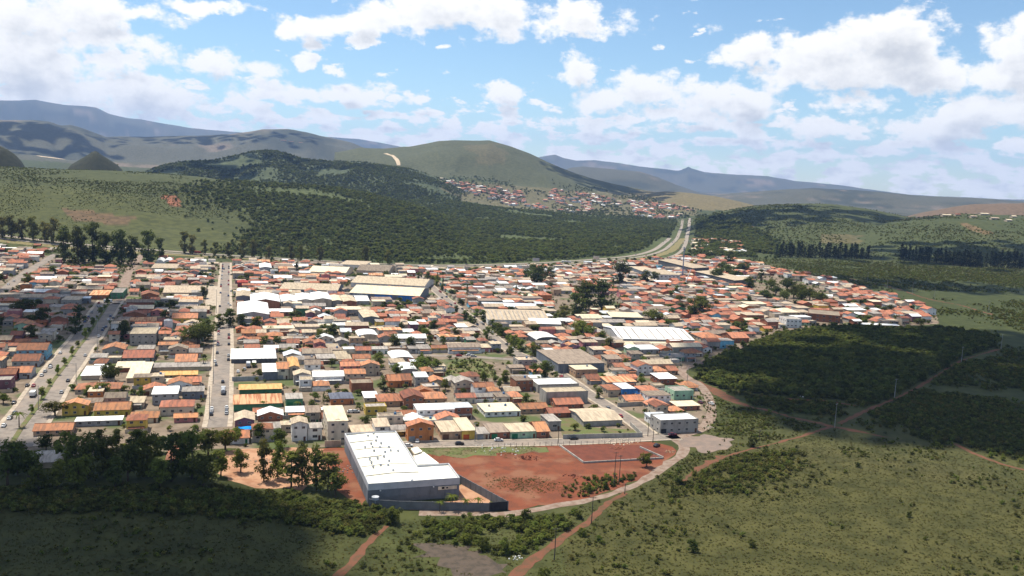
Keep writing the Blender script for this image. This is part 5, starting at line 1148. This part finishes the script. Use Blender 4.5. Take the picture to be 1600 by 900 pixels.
P = region([(330, 398), (420, 345), (520, 395), (700, 411), (860, 409), (850, 414), (600, 412), (330, 402)], 1600, 1100, 1700); P = P[off_paths(P[:, :2], 8)]; scatter('scrub', P, S(1.5, 4.5, len(P)), TR_F, 'rough bushes along the far side of the highway', 'scrub')
P = region([(1060, 320), (1230, 318), (1420, 338), (1640, 336), (1640, 418), (1400, 404), (1210, 402), (1110, 360)], 9000, 1400, 3000, (150, .45, 94), px_jit=30); scatter('scrub', P, S(1.2, 3.2, len(P)), SC[:3], 'low bushes dotting the right hillside', 'scrub')
# woodland right of the town
WOOD = [(1088, 600), (1098, 572), (1150, 548), (1222, 522), (1300, 511), (1400, 516), (1460, 514), (1545, 522), (1555, 542), (1500, 558), (1462, 582), (1420, 604), (1385, 622), (1340, 628), (1300, 622), (1240, 618), (1180, 612), (1130, 608)]
P = region(WOOD, 11000, px_jit=7); P = P[off_paths(P[:, :2], 1.5)]; scatter('woodland', P, S(1.3, 3.6, len(P)), TR_F, 'dense dark woodland along the right edge of town', 'woodland')
P = region([(1130, 612), (1300, 625), (1390, 625), (1465, 585), (1555, 545), (1660, 560), (1950, 590), (1950, 800), (1660, 730), (1500, 700), (1400, 682), (1310, 662), (1200, 640)], 21000, noise=(40, .36, 95)); P = P[off_paths(P[:, :2], 1.5)]; scatter('scrub', P, S(.9, 2.6, len(P)), SC + TR_F[:1], 'dark bushy scrub on the shaded right meadow', 'scrub')
P = region([(1180, 404), (1700, 425), (1950, 436), (1950, 575), (1700, 552), (1560, 545), (1545, 520), (1470, 512), (1470, 490), (1330, 445), (1250, 422)], 23000, noise=(110, .38, 96)); P = P[off_paths(P[:, :2], 2)]; scatter('scrub', P, S(.8, 2.4, len(P)), SC, 'olive scrub over the meadow beyond the town tip', 'scrub')
# foreground scrub and grass
FG = [(-250, 770), (340, 765), (420, 768), (560, 790), (600, 815), (660, 812), (800, 812), (900, 795), (980, 775), (1050, 740), (1080, 745), (1160, 708), (1290, 672), (1410, 690), (1700, 745), (1950, 790), (1950, 980), (-250, 960)]
EX = [[(650, 852), (720, 856), (800, 885), (770, 905), (690, 885)]]
P = region(FG, 44000, excl=EX); P = P[off_paths(P[:, :2], .4)]; scatter('grass', P, S(.25, .75, len(P)), GR, 'rough grass tufts over the foreground slope', 'grass')
P = region(FG, 2300, noise=(26, .52, 97), excl=EX); P = P[off_paths(P[:, :2], .8)]; scatter('scrub', P, S(.4, 1.6, len(P)), SC, 'low green bushes over the foreground slope', 'scrub')
P = region([(-100, 765), (330, 765), (430, 775), (560, 792), (600, 812), (560, 840), (430, 812), (250, 800), (-100, 800)], 2200); scatter('scrub', P, S(1.0, 2.6, len(P)), SC + TR_F[:2], 'thick bush belt below the shaded trees and the factory corner', 'scrub')
P = region([(660, 815), (800, 812), (900, 798), (900, 815), (860, 845), (800, 870), (740, 850), (690, 845)], 420, noise=(14, .42, 98)); P = P[off_paths(P[:, :2], 1)]; scatter('scrub', P, S(.9, 2.3, len(P)), SC[:2] + SC[4:] + TR_F[3:4], 'leafy bushes below the factory fence', 'scrub')
P = region([(1040, 755), (1075, 742), (1110, 730), (1160, 712), (1230, 700), (1260, 730), (1130, 780), (1050, 790)], 700, noise=(20, .42, 99)); P = P[off_paths(P[:, :2], 1)]; scatter('scrub', P, S(.8, 2.2, len(P)), SC, 'dark bushes beside the bend of the dirt road', 'scrub')
P = region([(1110, 615), (1160, 635), (1290, 665), (1240, 682), (1155, 705), (1160, 690), (1115, 672)], 1800, noise=(20, .42, 100)); P = P[off_paths(P[:, :2], .8)]; scatter('scrub', P, S(.4, 1.3, len(P)), SC + GR, 'grass and low bushes between the red tracks', 'scrub')
P = region([(1046, 724), (1072, 708), (1120, 708), (1150, 702), (1165, 712), (1090, 735), (1060, 748), (1030, 752)], 700, px_jit=4); P = P[off_paths(P[:, :2], .5)]; scatter('grass', P, S(.3, 1.0, len(P)), SC + GR, 'rough grass between the dirt road bend and the turning patch', 'grass')
P = region([(905, 758), (925, 748), (985, 742), (1000, 752), (960, 766), (910, 778), (880, 776)], 170); P = P[off_paths(P[:, :2], .8)]; scatter('scrub', P, S(.6, 1.8, len(P)), SC + TR_F[3:4], 'bush patch on the red lot below the paired poles', 'scrub')
P = region([(770, 740), (800, 738), (850, 752), (905, 752), (880, 768), (800, 768), (772, 760)], 900, noise=(14, .45, 103)); P = P[off_paths(P[:, :2], .8)]; scatter('grass', P, S(.25, .7, len(P)), GR, 'thin grass tufts in the middle of the red lot', 'grass')
P = region([(650, 699), (860, 697), (850, 703), (780, 711), (668, 713)], 1300, noise=(12, .42, 101)); scatter('grass', P, S(.25, .6, len(P)), GR, 'grass tufts along the top of the red lot', 'grass')
P = region([(703, 566), (745, 560), (768, 572), (776, 589), (735, 591), (703, 584)], 160, px_jit=2); scatter('scrub', P, S(.5, 1.8, len(P)), SC + TR_F[3:4], 'weeds and bushes in the overgrown lot behind the cross street', 'scrub')
P = region([(100, 408), (215, 410), (205, 424), (110, 420)], 260, px_jit=4); P = P[off_paths(P[:, :2], 1)]; scatter('scrub', P, S(.8, 3, len(P)), SC + TR_F[3:4], 'green weeds in the vacant lot below the tall eucalyptus', 'scrub')
P = np.array([(l[0][0] + random.uniform(-3, 3), l[0][1] + random.uniform(-3, 3), 0) for l in tree_lots[70:] for _ in range(3)]); scatter('town_trees', P, S(2.6, 5, len(P)), TR_F, 'small distant trees between the roofs of the far town', 'trees')
q = np.array(TOWN_W); q = q.min(0) + rng.random((26000, 2)) * (q.max(0) - q.min(0)); q = q[in_poly(q[:, 0], q[:, 1], TOWN_W)]
ok = np.ones(len(q), bool)
for ln_, hw_ in ST.values():
    for p_ in ln_: ok &= np.hypot(q[:, 0] - p_[0], q[:, 1] - p_[1]) > hw_ + .8
st_ = np.c_[q @ E1, q @ E2]
for (c, w, d, r, tr) in lots: ok &= ~((np.abs(st_[:, 0] - c @ E1) < w / 2 + .6) & (np.abs(st_[:, 1] - c @ E2) < d / 2 + .6))
for (c, ax, hw_, hd_) in FOOT: ok &= ~((np.abs((q - c) @ ax) < hw_ + .6) & (np.abs((q - c) @ np.array([-ax[1], ax[0]])) < hd_ * (.6 if hd_ == 2.5 else 1) + .6))
q = q[ok][:2600]; P = np.c_[q, np.zeros(len(q))]
scatter('yard_shrubs', P, S(.9, 3.0, len(P)), [TR_F[3], TR_F[0], TR_F[3], SC[1]], 'small green trees and shrubs in the yards between the town houses', 'shrubs')
# single bushes that stand out
for (x, yb, hp, lf, lab) in [(612, 818, 42, 'green', 'large round bush at the corner of the factory fence'), (850, 905, 26, 'green', 'dark bush at the bottom edge beside the red path'), (820, 812, 24, 'green', 'leafy upright bush beside the dirt road bend'), (730, 850, 26, 'bright', 'leafy bush in the clump left of the red path'), (755, 860, 30, 'green', 'rounded bush in the middle of the scrub clump'), (790, 866, 26, 'dark', 'dark bush right of the scrub clump'), (905, 810, 20, 'green', 'round bush between dirt road and red path'), (920, 770, 18, 'green', 'dark bush at the left end of the lot bushes'), (945, 764, 18, 'green', 'middle bush of the lot bushes near the paired poles'), (1062, 756, 20, 'dark', 'dark bush just below the dirt road bend'), (1085, 745, 14, 'green', 'bush above the dark one at the bend'), (1175, 698, 20, 'dark', 'dark bush at the tip of the turning patch'), (1245, 672, 12, 'dark', 'small dark bush between the red tracks'), (1190, 632, 14, 'dark', 'dark bush between track and woodland'), (1083, 862, 26, 'dark', 'dark upright shrub in the foreground meadow'), (1175, 855, 16, 'dark', 'small dark shrub right of the upright shrub'), (910, 838, 18, 'bright', 'bright bush on the right bank of the red path'), (935, 845, 14, 'bright', 'second bright bush right of the red path'), (1340, 730, 12, 'dark', 'lone dark shrub in the right meadow'), (1420, 808, 12, 'dark', 'lone dark shrub far out in the foreground meadow'), (1440, 595, 16, 'dark', 'dark bush beside the climbing pole track'), (1385, 624, 12, 'dark', 'dark bush at the foot of a pole on the climbing track'), (1480, 575, 14, 'dark', 'dark bush higher up the climbing pole track')]:
    p = hit(x, yb); h = hp * np.linalg.norm(p) / F; i = random.randrange(3)
    t = thing('bush', lab, 'bush', tuple(p - np.array([0, 0, h * .22])), random.uniform(0, 6)); t.scale = (h / 9.2,) * 3
    obj('crown', crown_mesh('round', i, lf), t); obj('stem', TRM[('round', i)], t)
# palms
pm = MB(); pm.tube((0, 0, 0), (.1, 0, 4.2), .17, .12, 7); PT = pm.mesh('trunk', bark)
fb = MB()
for i in range(5):
    a, b = i / 5, (i + 1) / 5; f = lambda t: (2.3 * t, 0, 1.1 * t - 1.9 * t * t); wd = lambda t: .34 * (1 - t) + .04
    (xa, _, za), (xb, _, zb) = f(a), f(b)
    fb.poly([(xa, -wd(a), za - .12), (xb, -wd(b), zb - .12), (xb, 0, zb), (xa, 0, za)]); fb.poly([(xa, 0, za), (xb, 0, zb), (xb, wd(b), zb - .12), (xa, wd(a), za - .12)])
FR = fb.mesh('frond', L['bright'])
for (x, yb, s, lab) in [(706, 797, 1.35, 'palm in front of the factory sign board'), (687, 800, .9, 'small palm outside the grey factory fence'), (728, 798, 1.0, 'short palm left of the yard centre'), (746, 798, 1.1, 'palm near the black factory gate'), (318, 575, 1.3, 'palm among roofs beside the long street'), (182, 560, 1.0, 'palm against the grey wall in the avenue block'), (411, 640, 1.0, 'palm in front of the rust-streaked shed'), (30, 668, 1.6, 'palm on the left kerb of the avenue'), (465, 640, 1.0, 'palm beside the green-fronted house'), (423, 520, 1.2, 'palm right of the large grey hall'), (590, 512, 1.3, 'palm between the workshop and orange houses')]:
    t = thing('palm_tree', lab, 'palm', tuple(hit(x, yb, 0.0)), random.uniform(0, 6)); t.scale = (s,) * 3
    obj('trunk', PT, t)
    for k in range(11): f = obj('frond', FR, t, (.1, 0, 4.2), k * .571 + random.uniform(-.15, .15)); f.rotation_euler[1] = random.uniform(-.35, .35)

# ------------------------------------------------------------------ vehicles
CARC = {'white': (.7, .7, .7), 'black': (.02, .02, .022), 'silver': (.4, .41, .42), 'red': (.4, .03, .03), 'grey': (.13, .135, .14), 'blue': (.04, .08, .2), 'maroon': (.14, .03, .05), 'teal': (.03, .1, .11)}
CM = {k: mat('car_paint_' + k, c, rough=.3, spec=.5, rnd=0) for k, c in CARC.items()}
def car_meshes(c):
    b = MB(); prof = [(-2.1, .3), (-2.12, .75), (-1.95, .95), (-1.0, 1.0), (1.0, .98), (1.95, .82), (2.1, .65), (2.1, .3)]
    for s, f in ((-.85, 1), (.85, -1)):
        t = [(x, s, z) for x, z in prof]; b.poly(t if f < 0 else t[::-1])
    for i in range(len(prof)):
        (xa, za), (xb, zb) = prof[i], prof[(i + 1) % len(prof)]; b.poly([(xa, -.85, za), (xb, -.85, zb), (xb, .85, zb), (xa, .85, za)][::-1])
    body = b.mesh('body', CM[c])
    g = MB(); g.hexa([(-1.75, -.78, .96), (1.05, -.78, .96), (1.05, .78, .96), (-1.75, .78, .96)], [(-1.3, -.64, 1.42), (.35, -.64, 1.42), (.35, .64, 1.42), (-1.3, .64, 1.42)])
    r = MB(); r.box(-1.28, .33, -.62, .62, 1.423, 1.48)
    return body, g.mesh('cabin_glass', glass), r.mesh('cabin_roof', CM[c])
CMESH = {k: car_meshes(k) for k in CARC}
wb = MB(); wb.tube((0, -.1, 0), (0, .1, 0), .32, .32, 12); WHEEL = wb.mesh('wheel', black)
def car(x, y, c, ang, label, group=None, name='car', scale=1.0):
    p = hit(x, y); t = thing(name, label, 'car', (p[0], p[1], p[2] + (.14 if p[2] == 0 else .4)), ang, group); t.scale = (scale,) * 3
    b = obj('body', CMESH[c][0], t); obj('cabin_glass', CMESH[c][1], t); obj('cabin_roof', CMESH[c][2], t)
    for wx in (-1.3, 1.3):
        for wy in (-.78, .78): obj('wheel', WHEEL, t, (wx, wy, .32))
    return t
UP = ANG + pi / 2
for (x, y, c, a, lab) in [(348, 598, 'black', UP, 'black van-like car behind the tanker on the long street'), (331, 640, 'white', UP, 'white car near the bottom of the long street'), (336, 566, 'white', UP, 'white car parked on the left kerb of the long street'), (360, 478, 'white', UP, 'white car on the right kerb beside the grey hall'), (361, 456, 'silver', UP, 'silver car on the upper right kerb of the long street'), (331, 447, 'teal', 0.3, 'dark teal car parked on the pale plaza'), (350, 421, 'blue', UP, 'blue car near the top of the long street'), (361, 430, 'black', UP, 'black car at the upper right kerb of the long street'),
  (166, 512, 'blue', UP, 'dark blue car on the right lane of the avenue'), (177, 498, 'grey', UP, 'grey car parked by the upper avenue kerb'), (155, 480, 'silver', .3, 'silver car crossing the top of the avenue'), (79, 575, 'white', UP, 'white car on the left kerb of the avenue'), (15, 655, 'white', UP, 'white car at the lower left of the avenue'), (23, 647, 'grey', UP, 'grey car just above the white one, lower avenue'), (22, 631, 'black', UP, 'black car parked left of the lower avenue'), (43, 604, 'black', UP, 'black car parked by the grey house left of the avenue'),
  (718, 695, 'black', ANG - .05, 'black car driving on the front street'), (652, 691, 'white', UP - .2, 'white car parked before the orange-fronted house'), (1026, 698, 'black', .9, 'black car on the corner of the red lot'), (1051, 681, 'maroon', .3, 'maroon car by the grey corner shop'), (1111, 632, 'white', UP, 'white car on the edge road'), (1094, 630, 'maroon', UP, 'maroon car beside the pale green house'), (1041, 571, 'teal', UP, 'dark teal car at the edge road fork'), (717, 557, 'red', .2, 'red car on the cross street'), (733, 556, 'white', .2, 'white car on the cross street beside the red one'), (740, 558, 'silver', .2, 'silver car in front of the white one, cross street'), (549, 645, 'white', .3, 'white car left of the pair near the dark-blue roof'), (556, 645, 'silver', .3, 'silver car of the pair near the dark-blue roof'),
  (13, 445, 'white', UP, 'white car at the foot of the far left street'), (22, 440, 'white', UP, 'second white car up the far left street'), (42, 428, 'red', UP, 'red car on the far left street'), (382, 578, 'silver', UP, 'silver car in the truck depot yard'), (372, 582, 'white', UP, 'white car in the truck depot yard')]:
    car(x, y, c, a, lab)
# parked cars along the kerbs
for key, lab in (('long straight street', 'long straight street'), ('avenue', 'avenue'), ('front street', 'front street'), ('tree-lined street', 'tree-lined street')):
    ln, hw = ST[key]; kk = {-1: 0, 1: 0}
    ow = {'long straight street': 3.6, 'avenue': 7.8, 'front street': 3.2, 'tree-lined street': 2.8}[key]
    for i in range(2, len(ln) - 2):
        for sd, nm in ((-1, 'left'), (1, 'right')):
            if random.random() > (.2 if key != 'front street' else .12): continue
            tg = ln[i + 1] - ln[i]; tg /= np.linalg.norm(tg); p = ln[i] + np.array([tg[1], -tg[0]]) * sd * ow + tg * random.uniform(-2, 2); kk[sd] += 1
            c = random.choice(['white', 'silver', 'black', 'grey', 'white', 'red', 'blue']); t = thing('car', f'{c} parked car, {ORD[kk[sd]]} along the {nm} kerb of the {lab}', 'car', (p[0], p[1], .14), atan2(tg[1], tg[0]), 'cars parked along the kerbs')
            obj('body', CMESH[c][0], t); obj('cabin_glass', CMESH[c][1], t); obj('cabin_roof', CMESH[c][2], t)
            for wx in (-1.3, 1.3):
                for wy in (-.78, .78): obj('wheel', WHEEL, t, (wx, wy, .32))
# traffic on the highway
k = 0
for lnx, offs, i0, i1, stp, arm in ((h2, (-5, 5), 8, len(h2) - 2, 2, 'straight far arm'), (hl, (-12, 6), len(hl) - 62, len(hl) - 2, 4, 'curving arm'), (hl, (-12, 6), 20, len(hl) - 70, 9, 'stretch behind town')):
    k = 0
    for i in range(i0, i1, stp):
        for of in offs:
            if random.random() < .35: continue
            tg = lnx[i + 1] - lnx[i]; tg /= np.linalg.norm(tg); p = lnx[i] + np.array([tg[1], -tg[0]]) * (of + random.uniform(-2, 2)) + tg * random.uniform(-8, 8); k += 1
            c = random.choice(list(CARC)); t = thing('car', f'tiny {c} car, {ORD[k]} along the {arm} of the highway', 'car', (p[0], p[1], hz(*p) + .35), atan2(tg[1], tg[0]), 'cars on the highway')
            obj('body', CMESH[c][0], t); obj('cabin_glass', CMESH[c][1], t); obj('cabin_roof', CMESH[c][2], t)
def truck(x, y, ang, cab, load, label, ln=7.0, tanker=False, cat='truck'):
    p = hit(x, y); t = thing('truck', label, cat, (p[0], p[1], p[2] + .14), ang)
    mb = MB(); mb.hexa([(0, -1.15, .6), (1.9, -1.15, .6), (1.9, 1.15, .6), (0, 1.15, .6)], [(0, -1.1, 2.7), (1.5, -1.1, 2.7), (1.5, 1.1, 2.7), (0, 1.1, 2.7)]); cb = obj('cab', mb.mesh('cab', CM[cab]), t)
    mb = MB(); mb.hexa([(1.82, -1.0, 1.6), (1.86, -1.0, 1.6), (1.86, 1.0, 1.6), (1.82, 1.0, 1.6)], [(1.58, -1.0, 2.5), (1.64, -1.0, 2.5), (1.64, 1.0, 2.5), (1.58, 1.0, 2.5)]); obj('windscreen', mb.mesh('windscreen', glass), cb)
    mb = MB()
    if tanker: mb.tube((-ln, 0, 1.9), (-.2, 0, 1.9), 1.15, 1.15, 14)
    else:
        mb.box(-ln, -.15, -1.2, 1.2, .9, 2.9)
        for i in range(1, 6): mb.box(-ln * i / 6 - .05, -ln * i / 6 + .05, -1.24, 1.24, .95, 2.85)
    obj('tank' if tanker else 'cargo_box', mb.mesh('cargo_box', load), t)
    mb = MB(); mb.box(-ln, 1.6, -.5, .5, .45, .88); obj('chassis', mb.mesh('chassis', black), t)
    for wx in (.9, -ln + .8, -ln + 2.0):
        for wy in (-1.0, 1.0): o = obj('wheel', WHEEL, t, (wx, wy, .5)); o.scale = (1.55, 1.6, 1.55)
truck(349, 612, UP, 'white', metal_g, 'silver tanker truck with white cab on the long street', 8, True)
truck(53, 618, UP, 'grey', W['white'], 'small lorry with pale cargo box on the avenue', 5)
truck(172, 473, .25, 'white', W['white'], 'white van lorry crossing the top of the avenue', 5)
truck(388, 572, UP, 'white', metal_g, 'white-cabbed truck parked left in the depot yard', 5.5)
truck(397, 571, UP, 'white', W['white'], 'white box truck parked right in the depot yard', 5.5)
truck(312, 396, .02, 'red', W['red'], 'long red lorry on the highway behind the town', 14)
truck(890, 411, .05, 'white', W['white'], 'white lorry on the highway bend', 12)
# ------------------------------------------------------------------ poles
def pole(x, yb, hp, label, m=woodp, arms=1, r=.16, lamp=False):
    p = hit(x, yb); h = hp * np.linalg.norm(p - np.array([0, 0, CAMZ])) / F
    t = thing('utility_pole', label, 'pole', tuple(p), ANG + random.uniform(-.4, .4)); mb = MB(); mb.tube((0, 0, -.3), (.012 * h, 0, h), r * 1.25, r * .7, 7); obj('post', mb.mesh('post', m), t)
    for i in range(arms):
        z = h - .5 - i * 1.1; mb = MB(); mb.box(-1.1 + .012 * h, 1.1 + .012 * h, -.07, .07, z, z + .14); a = obj('crossarm', mb.mesh('crossarm', m), t)
        for q in (-.95, -.4, .4, .95):
            mb = MB(); mb.tube((q + .012 * h, 0, z + .14), (q + .012 * h, 0, z + .4), .06, .04, 5); obj('insulator', mb.mesh('insulator', concp), a)
    if lamp:
        mb = MB(); mb.tube((.012 * h, 0, h - .6), (.012 * h - 2, 0, h + .1), .05, .04, 5); mb.box(-2.5, -1.9, -.15, .15, h + .02, h + .16); obj('street_lamp_arm', mb.mesh('street_lamp_arm', metal_g), t)
for a in [(959, 760, 54, 'left one of the paired wooden poles on the red lot'), (967, 757, 46, 'right one of the paired wooden poles on the red lot'), (976, 772, 17, 'short pole at the dirt road below the paired poles'), (924, 818, 42, 'wooden pole beside the red footpath'), (866, 875, 50, 'tall pole at the bottom of the red footpath'), (1304, 668, 36, 'pale concrete pole where the red tracks meet', concp), (1397, 626, 32, 'pale concrete pole on the climbing track', concp), (1502, 566, 22, 'upper pale pole on the climbing track', concp), (1564, 545, 20, 'highest pale pole at the right edge', concp),
  (1355, 443, 16, 'first far power pole right of town', concp), (1386, 451, 12, 'second far power pole right of town', concp), (1425, 461, 18, 'third far power pole right of town', concp), (1459, 470, 19, 'fourth far power pole right of town', concp), (1544, 488, 16, 'fifth far power pole right of town', concp),
  (333, 600, 74, 'tall lamp post on the left kerb of the long street', concp), (327, 655, 50, 'lamp post near the bottom left kerb of the long street', concp), (338, 490, 36, 'lamp post beside the plaza', concp), (527, 690, 36, 'pole before the cream three-storey block'), (531, 690, 34, 'second pole before the cream three-storey block'), (742, 690, 30, 'pole on the kerb by the yellow front-street house', concp), (872, 692, 22, 'pole on the front street beside the grassy lot'), (1012, 682, 30, 'pole at the corner of the grassy lot'), (1020, 692, 22, 'dark pole beside the black car on the lot'), (1048, 577, 26, 'left pole at the edge road fork', concp), (1064, 576, 26, 'right pole at the edge road fork', concp), (1074, 594, 20, 'pole at the edge of the woodland corner', concp), (1106, 640, 16, 'dark pole beside the white car on the edge road'), (1186, 688, 16, 'thin pole in the meadow right of the turning patch'), (880, 594, 30, 'pole above the large concrete building', concp), (152, 560, 30, 'lamp post left on the right avenue kerb', concp), (60, 640, 34, 'lamp post low on the avenue', concp), (152, 520, 22, 'lamp post on the upper avenue', concp), (119, 600, 30, 'lamp post on the avenue near the white workshop', concp)]:
    pole(*a[:4], m=a[4] if len(a) > 4 else woodp, arms=0 if 'lamp post' in a[3] else 1, lamp='lamp post' in a[3])
# fence posts along the front street
fp = thing('post_fence', 'row of thin posts along the front street edge of the lot', 'fence'); pb = MB(); pb.box(-.08, .08, -.08, .08, 0, 2.0); PM = pb.mesh('fence_post', woodp)
for i in range(26): p = hit(770 + i * 9.2, 699.5 - i * .28, 0); obj('fence_post', PM, fp, tuple(p))
# telecom mast, crane, billboards
p = hit(1066, 437); mb = MB(); mb.tube((0, 0, 0), (0, 0, 42), .9, .5, 8); t = thing('telecom_mast', 'tall grey-blue telecom mast beside the white office block', 'mast', tuple(p)); obj('post', mb.mesh('post', mat('mast_blue', (.16, .2, .3), rnd=0)), t)
mb = MB(); mb.tube((0, 0, 39.5), (0, 0, 40.2), 1.6, 1.6, 10); [mb.box(1.5 * cos(a) - .2, 1.5 * cos(a) + .2, 1.5 * sin(a) - .2, 1.5 * sin(a) + .2, 38, 41.8) for a in (0, 2.1, 4.2)]; obj('antenna', mb.mesh('antenna', metal_g), t)
p = hit(1072, 446); t = thing('mobile_crane', 'white and red mobile crane parked by the long open shed', 'crane', tuple(p), .2)
mb = MB(); mb.box(-6, 6, -1.3, 1.3, .7, 1.7); obj('chassis', mb.mesh('chassis', CM['white']), t); mb = MB(); mb.box(-2, 1, -1.2, 1.2, 1.72, 3.6); obj('cab', mb.mesh('cab', CM['white']), t)
mb = MB(); mb.tube((-1, 0, 3), (5, 0, 20), .6, .35, 6); obj('boom', mb.mesh('boom', CM['white']), t); mb = MB(); mb.tube((6, 1, 1.7), (12, 1, 17), .45, .25, 6); obj('boom', mb.mesh('boom', CM['red']), t)
for wx in (-4.5, -2.5, 2.5, 4.5):
    for wy in (-1.2, 1.2): o = obj('wheel', WHEEL, t, (wx, wy, .55)); o.scale = (1.7, 1.6, 1.7)
for (x, y, lab) in ((837, 419, 'grey billboard on a post beside the highway middle'), (931, 415, 'pale billboard on a post near the highway bend')):
    p = hit(x, y); t = thing('billboard', lab, 'billboard', tuple(p), .05); mb = MB(); mb.tube((0, 0, 0), (0, 0, 9), .35, .3, 8); obj('post', mb.mesh('post', metal_g), t)
    mb = MB(); mb.box(-4.5, 4.5, -.25, .25, 9, 13.5); mb.box(-4.3, 4.3, -.32, -.24, 9.2, 13.3, 1); obj('board', mb.mesh('board', [metal_g, W['grey'] if x < 900 else W['cream']]), t)
# heaps of rubble and litter
rub = MB(); 
def heap(x, y, r, n, m, label, name='rubble_heap'):
    p = hit(x, y, 0.0); mb = MB(); 
    for _ in range(n):
        a = random.uniform(0, 6.28); q = r * random.random() ** .6; s = random.uniform(.15, .5); c = Vector((q * cos(a) * 1.5, q * sin(a), max(0, .7 * (1 - q / r)) * random.random()))
        mb.hexa([c + Vector(v) * s for v in ((-1, -.7, -.4), (1, -.8, -.4), (.9, .8, -.4), (-.8, .9, -.4))], [c + Vector(v) * s for v in ((-.6, -.5, .5), (.6, -.4, .6), (.5, .5, .45), (-.5, .6, .5))])
    tag(obj(name, mb.mesh(name, m), None, tuple(p)), label, 'rubble', kind='stuff')
heap(965, 689, 7, 90, W['cream'], 'pale heap of building sand on the front street'); heap(967, 701, 3, 40, mat('clay_heap', (.4, .16, .09), rnd=0), 'reddish clay heap inside the foundation'); heap(825, 716, 4, 60, soil_d, 'dark earth clods on the red lot'); heap(780, 703, 9, 40, W['white'], 'scattered white litter in the grass of the lot')
heap(1107, 668, 2.5, 40, W['cream'], 'pale rubble heap at the edge road corner'); heap(548, 735, 6, 50, W['concrete'], 'rubble along the left factory wall'); heap(805, 872, 2, 12, W['white'], 'white litter beside the red footpath'); heap(420, 722, 9, 60, W['beige'], 'pale builders rubble in the sandy yard'); heap(1046, 706, 2, 30, W['tan'], 'small tan rubble heap by the black car'); heap(893, 744, 3, 30, soil_d, 'broken branches and clods on the red lot'); heap(1262, 620, 3, 20, W['white'], 'white litter at the dark red track')
# ------------------------------------------------------------------ clouds overhead (above the haze) whose shadows cross the land
cl_m = mat('cloud_white', (.85, .86, .88), (.8, .8, .82), rnd=0, spec=0, rough=1)
pf = bmesh.new(); bmesh.ops.create_icosphere(pf, subdivisions=2, radius=1.0)
ICO_V = np.array([v.co[:] for v in pf.verts]); ICO_F = np.array([[v.index for v in f.verts] for f in pf.faces]); pf.free()
def cloud(label, spots, CLZ=1250.0):
    """spots: (x, y, radius_x, radius_y) of the shaded land; the cloud hangs up-sun of it"""
    Vs = []; Fs = []; k = 0
    for (gx, gy, rx, ry, n) in spots:
        for _ in range(n):
            a = random.uniform(0, 6.283); q = random.random() ** .5 * 1.12; s = random.uniform(.10, .22) * (1 - .55 * min(q, 1)) * min(rx, ry) + 5
            if q > .85 and random.random() < .35: continue
            g = np.array([gx + rx * q * cos(a), gy + ry * q * sin(a), 0.0]); z = CLZ + random.uniform(0, 60) * (1.1 - q); c = g + SUN * (z / SUN[2])
            wob = 1 + .22 * np.sin(ICO_V * 3.1 + random.uniform(0, 6)).sum(1, keepdims=True) / 2
            Vs.append(ICO_V * wob * np.array([s, s, s * .6]) + c); Fs.append(ICO_F + k); k += len(ICO_V)
    V = np.concatenate(Vs); Fa = np.concatenate(Fs); me = bpy.data.meshes.new('cloud'); me.from_pydata(V.tolist(), [], Fa.tolist()); me.materials.append(cl_m)
    me.polygons.foreach_set('use_smooth', np.ones(len(Fa), bool)); me.update()
    tag(obj('cloud', me), label, 'cloud', kind='stuff')
def gp(x, y): return hit(x, y)[:2]
def spot(x, y, rx, ry, n): g = gp(x, y); return (g[0], g[1], rx, ry, n)
cloud('white cumulus drifting overhead on the left, shading the near trees', [spot(45, 845, 76, 56, 420), spot(-55, 750, 80, 40, 240), spot(60, 920, 84, 36, 260)])
cloud('white cumulus overhead shading the woods right of town', [spot(1480, 650, 110, 62, 290), spot(1640, 640, 120, 100, 320), spot(1290, 575, 100, 55, 170), spot(1560, 545, 150, 90, 240)])
cloud('thin white cumulus overhead shading the old houses on the left', [spot(70, 500, 110, 100, 150), spot(30, 470, 90, 60, 70)])
cloud('white cumulus shading the right hillside', [spot(1290, 332, 330, 170, 190), spot(1420, 445, 150, 75, 130), spot(1540, 400, 300, 160, 150), spot(1180, 345, 220, 160, 60)])
cloud('white cumulus shading the flank of the central hill', [spot(985, 298, 260, 300, 120), spot(930, 285, 180, 200, 80)])
cloud('white cumulus shading the ridges behind the left meadow', [spot(300, 268, 300, 200, 90), spot(480, 262, 260, 120, 60)])
cloud('white cumulus shading the far left hills', [spot(40, 210, 600, 500, 120), spot(330, 222, 900, 300, 140)], 3200.0)
# ------------------------------------------------------------------ haze
hb = MB(); hb.box(-21000, 21000, -20500, 20500, ZMIN - 1.0, max(ZMAX, 200) + 20)
hm = bpy.data.materials.new('haze_air'); hm.use_nodes = True; nt = hm.node_tree; nt.nodes.clear()
ho = N(nt, 'ShaderNodeOutputMaterial'); pv = N(nt, 'ShaderNodeVolumePrincipled'); pv.inputs['Color'].default_value = (.36, .56, 1.0, 1); pv.inputs['Density'].default_value = 4.0e-5; pv.inputs['Anisotropy'].default_value = .1
nt.links.new(pv.outputs[0], ho.inputs['Volume'])
hz_o = tag(obj('haze', hb.mesh('haze', hm)), 'thin pale haze between the viewer and the far hills', 'haze', kind='stuff')
print('zrange', ZMIN, ZMAX, 'objects', len(COL.objects))
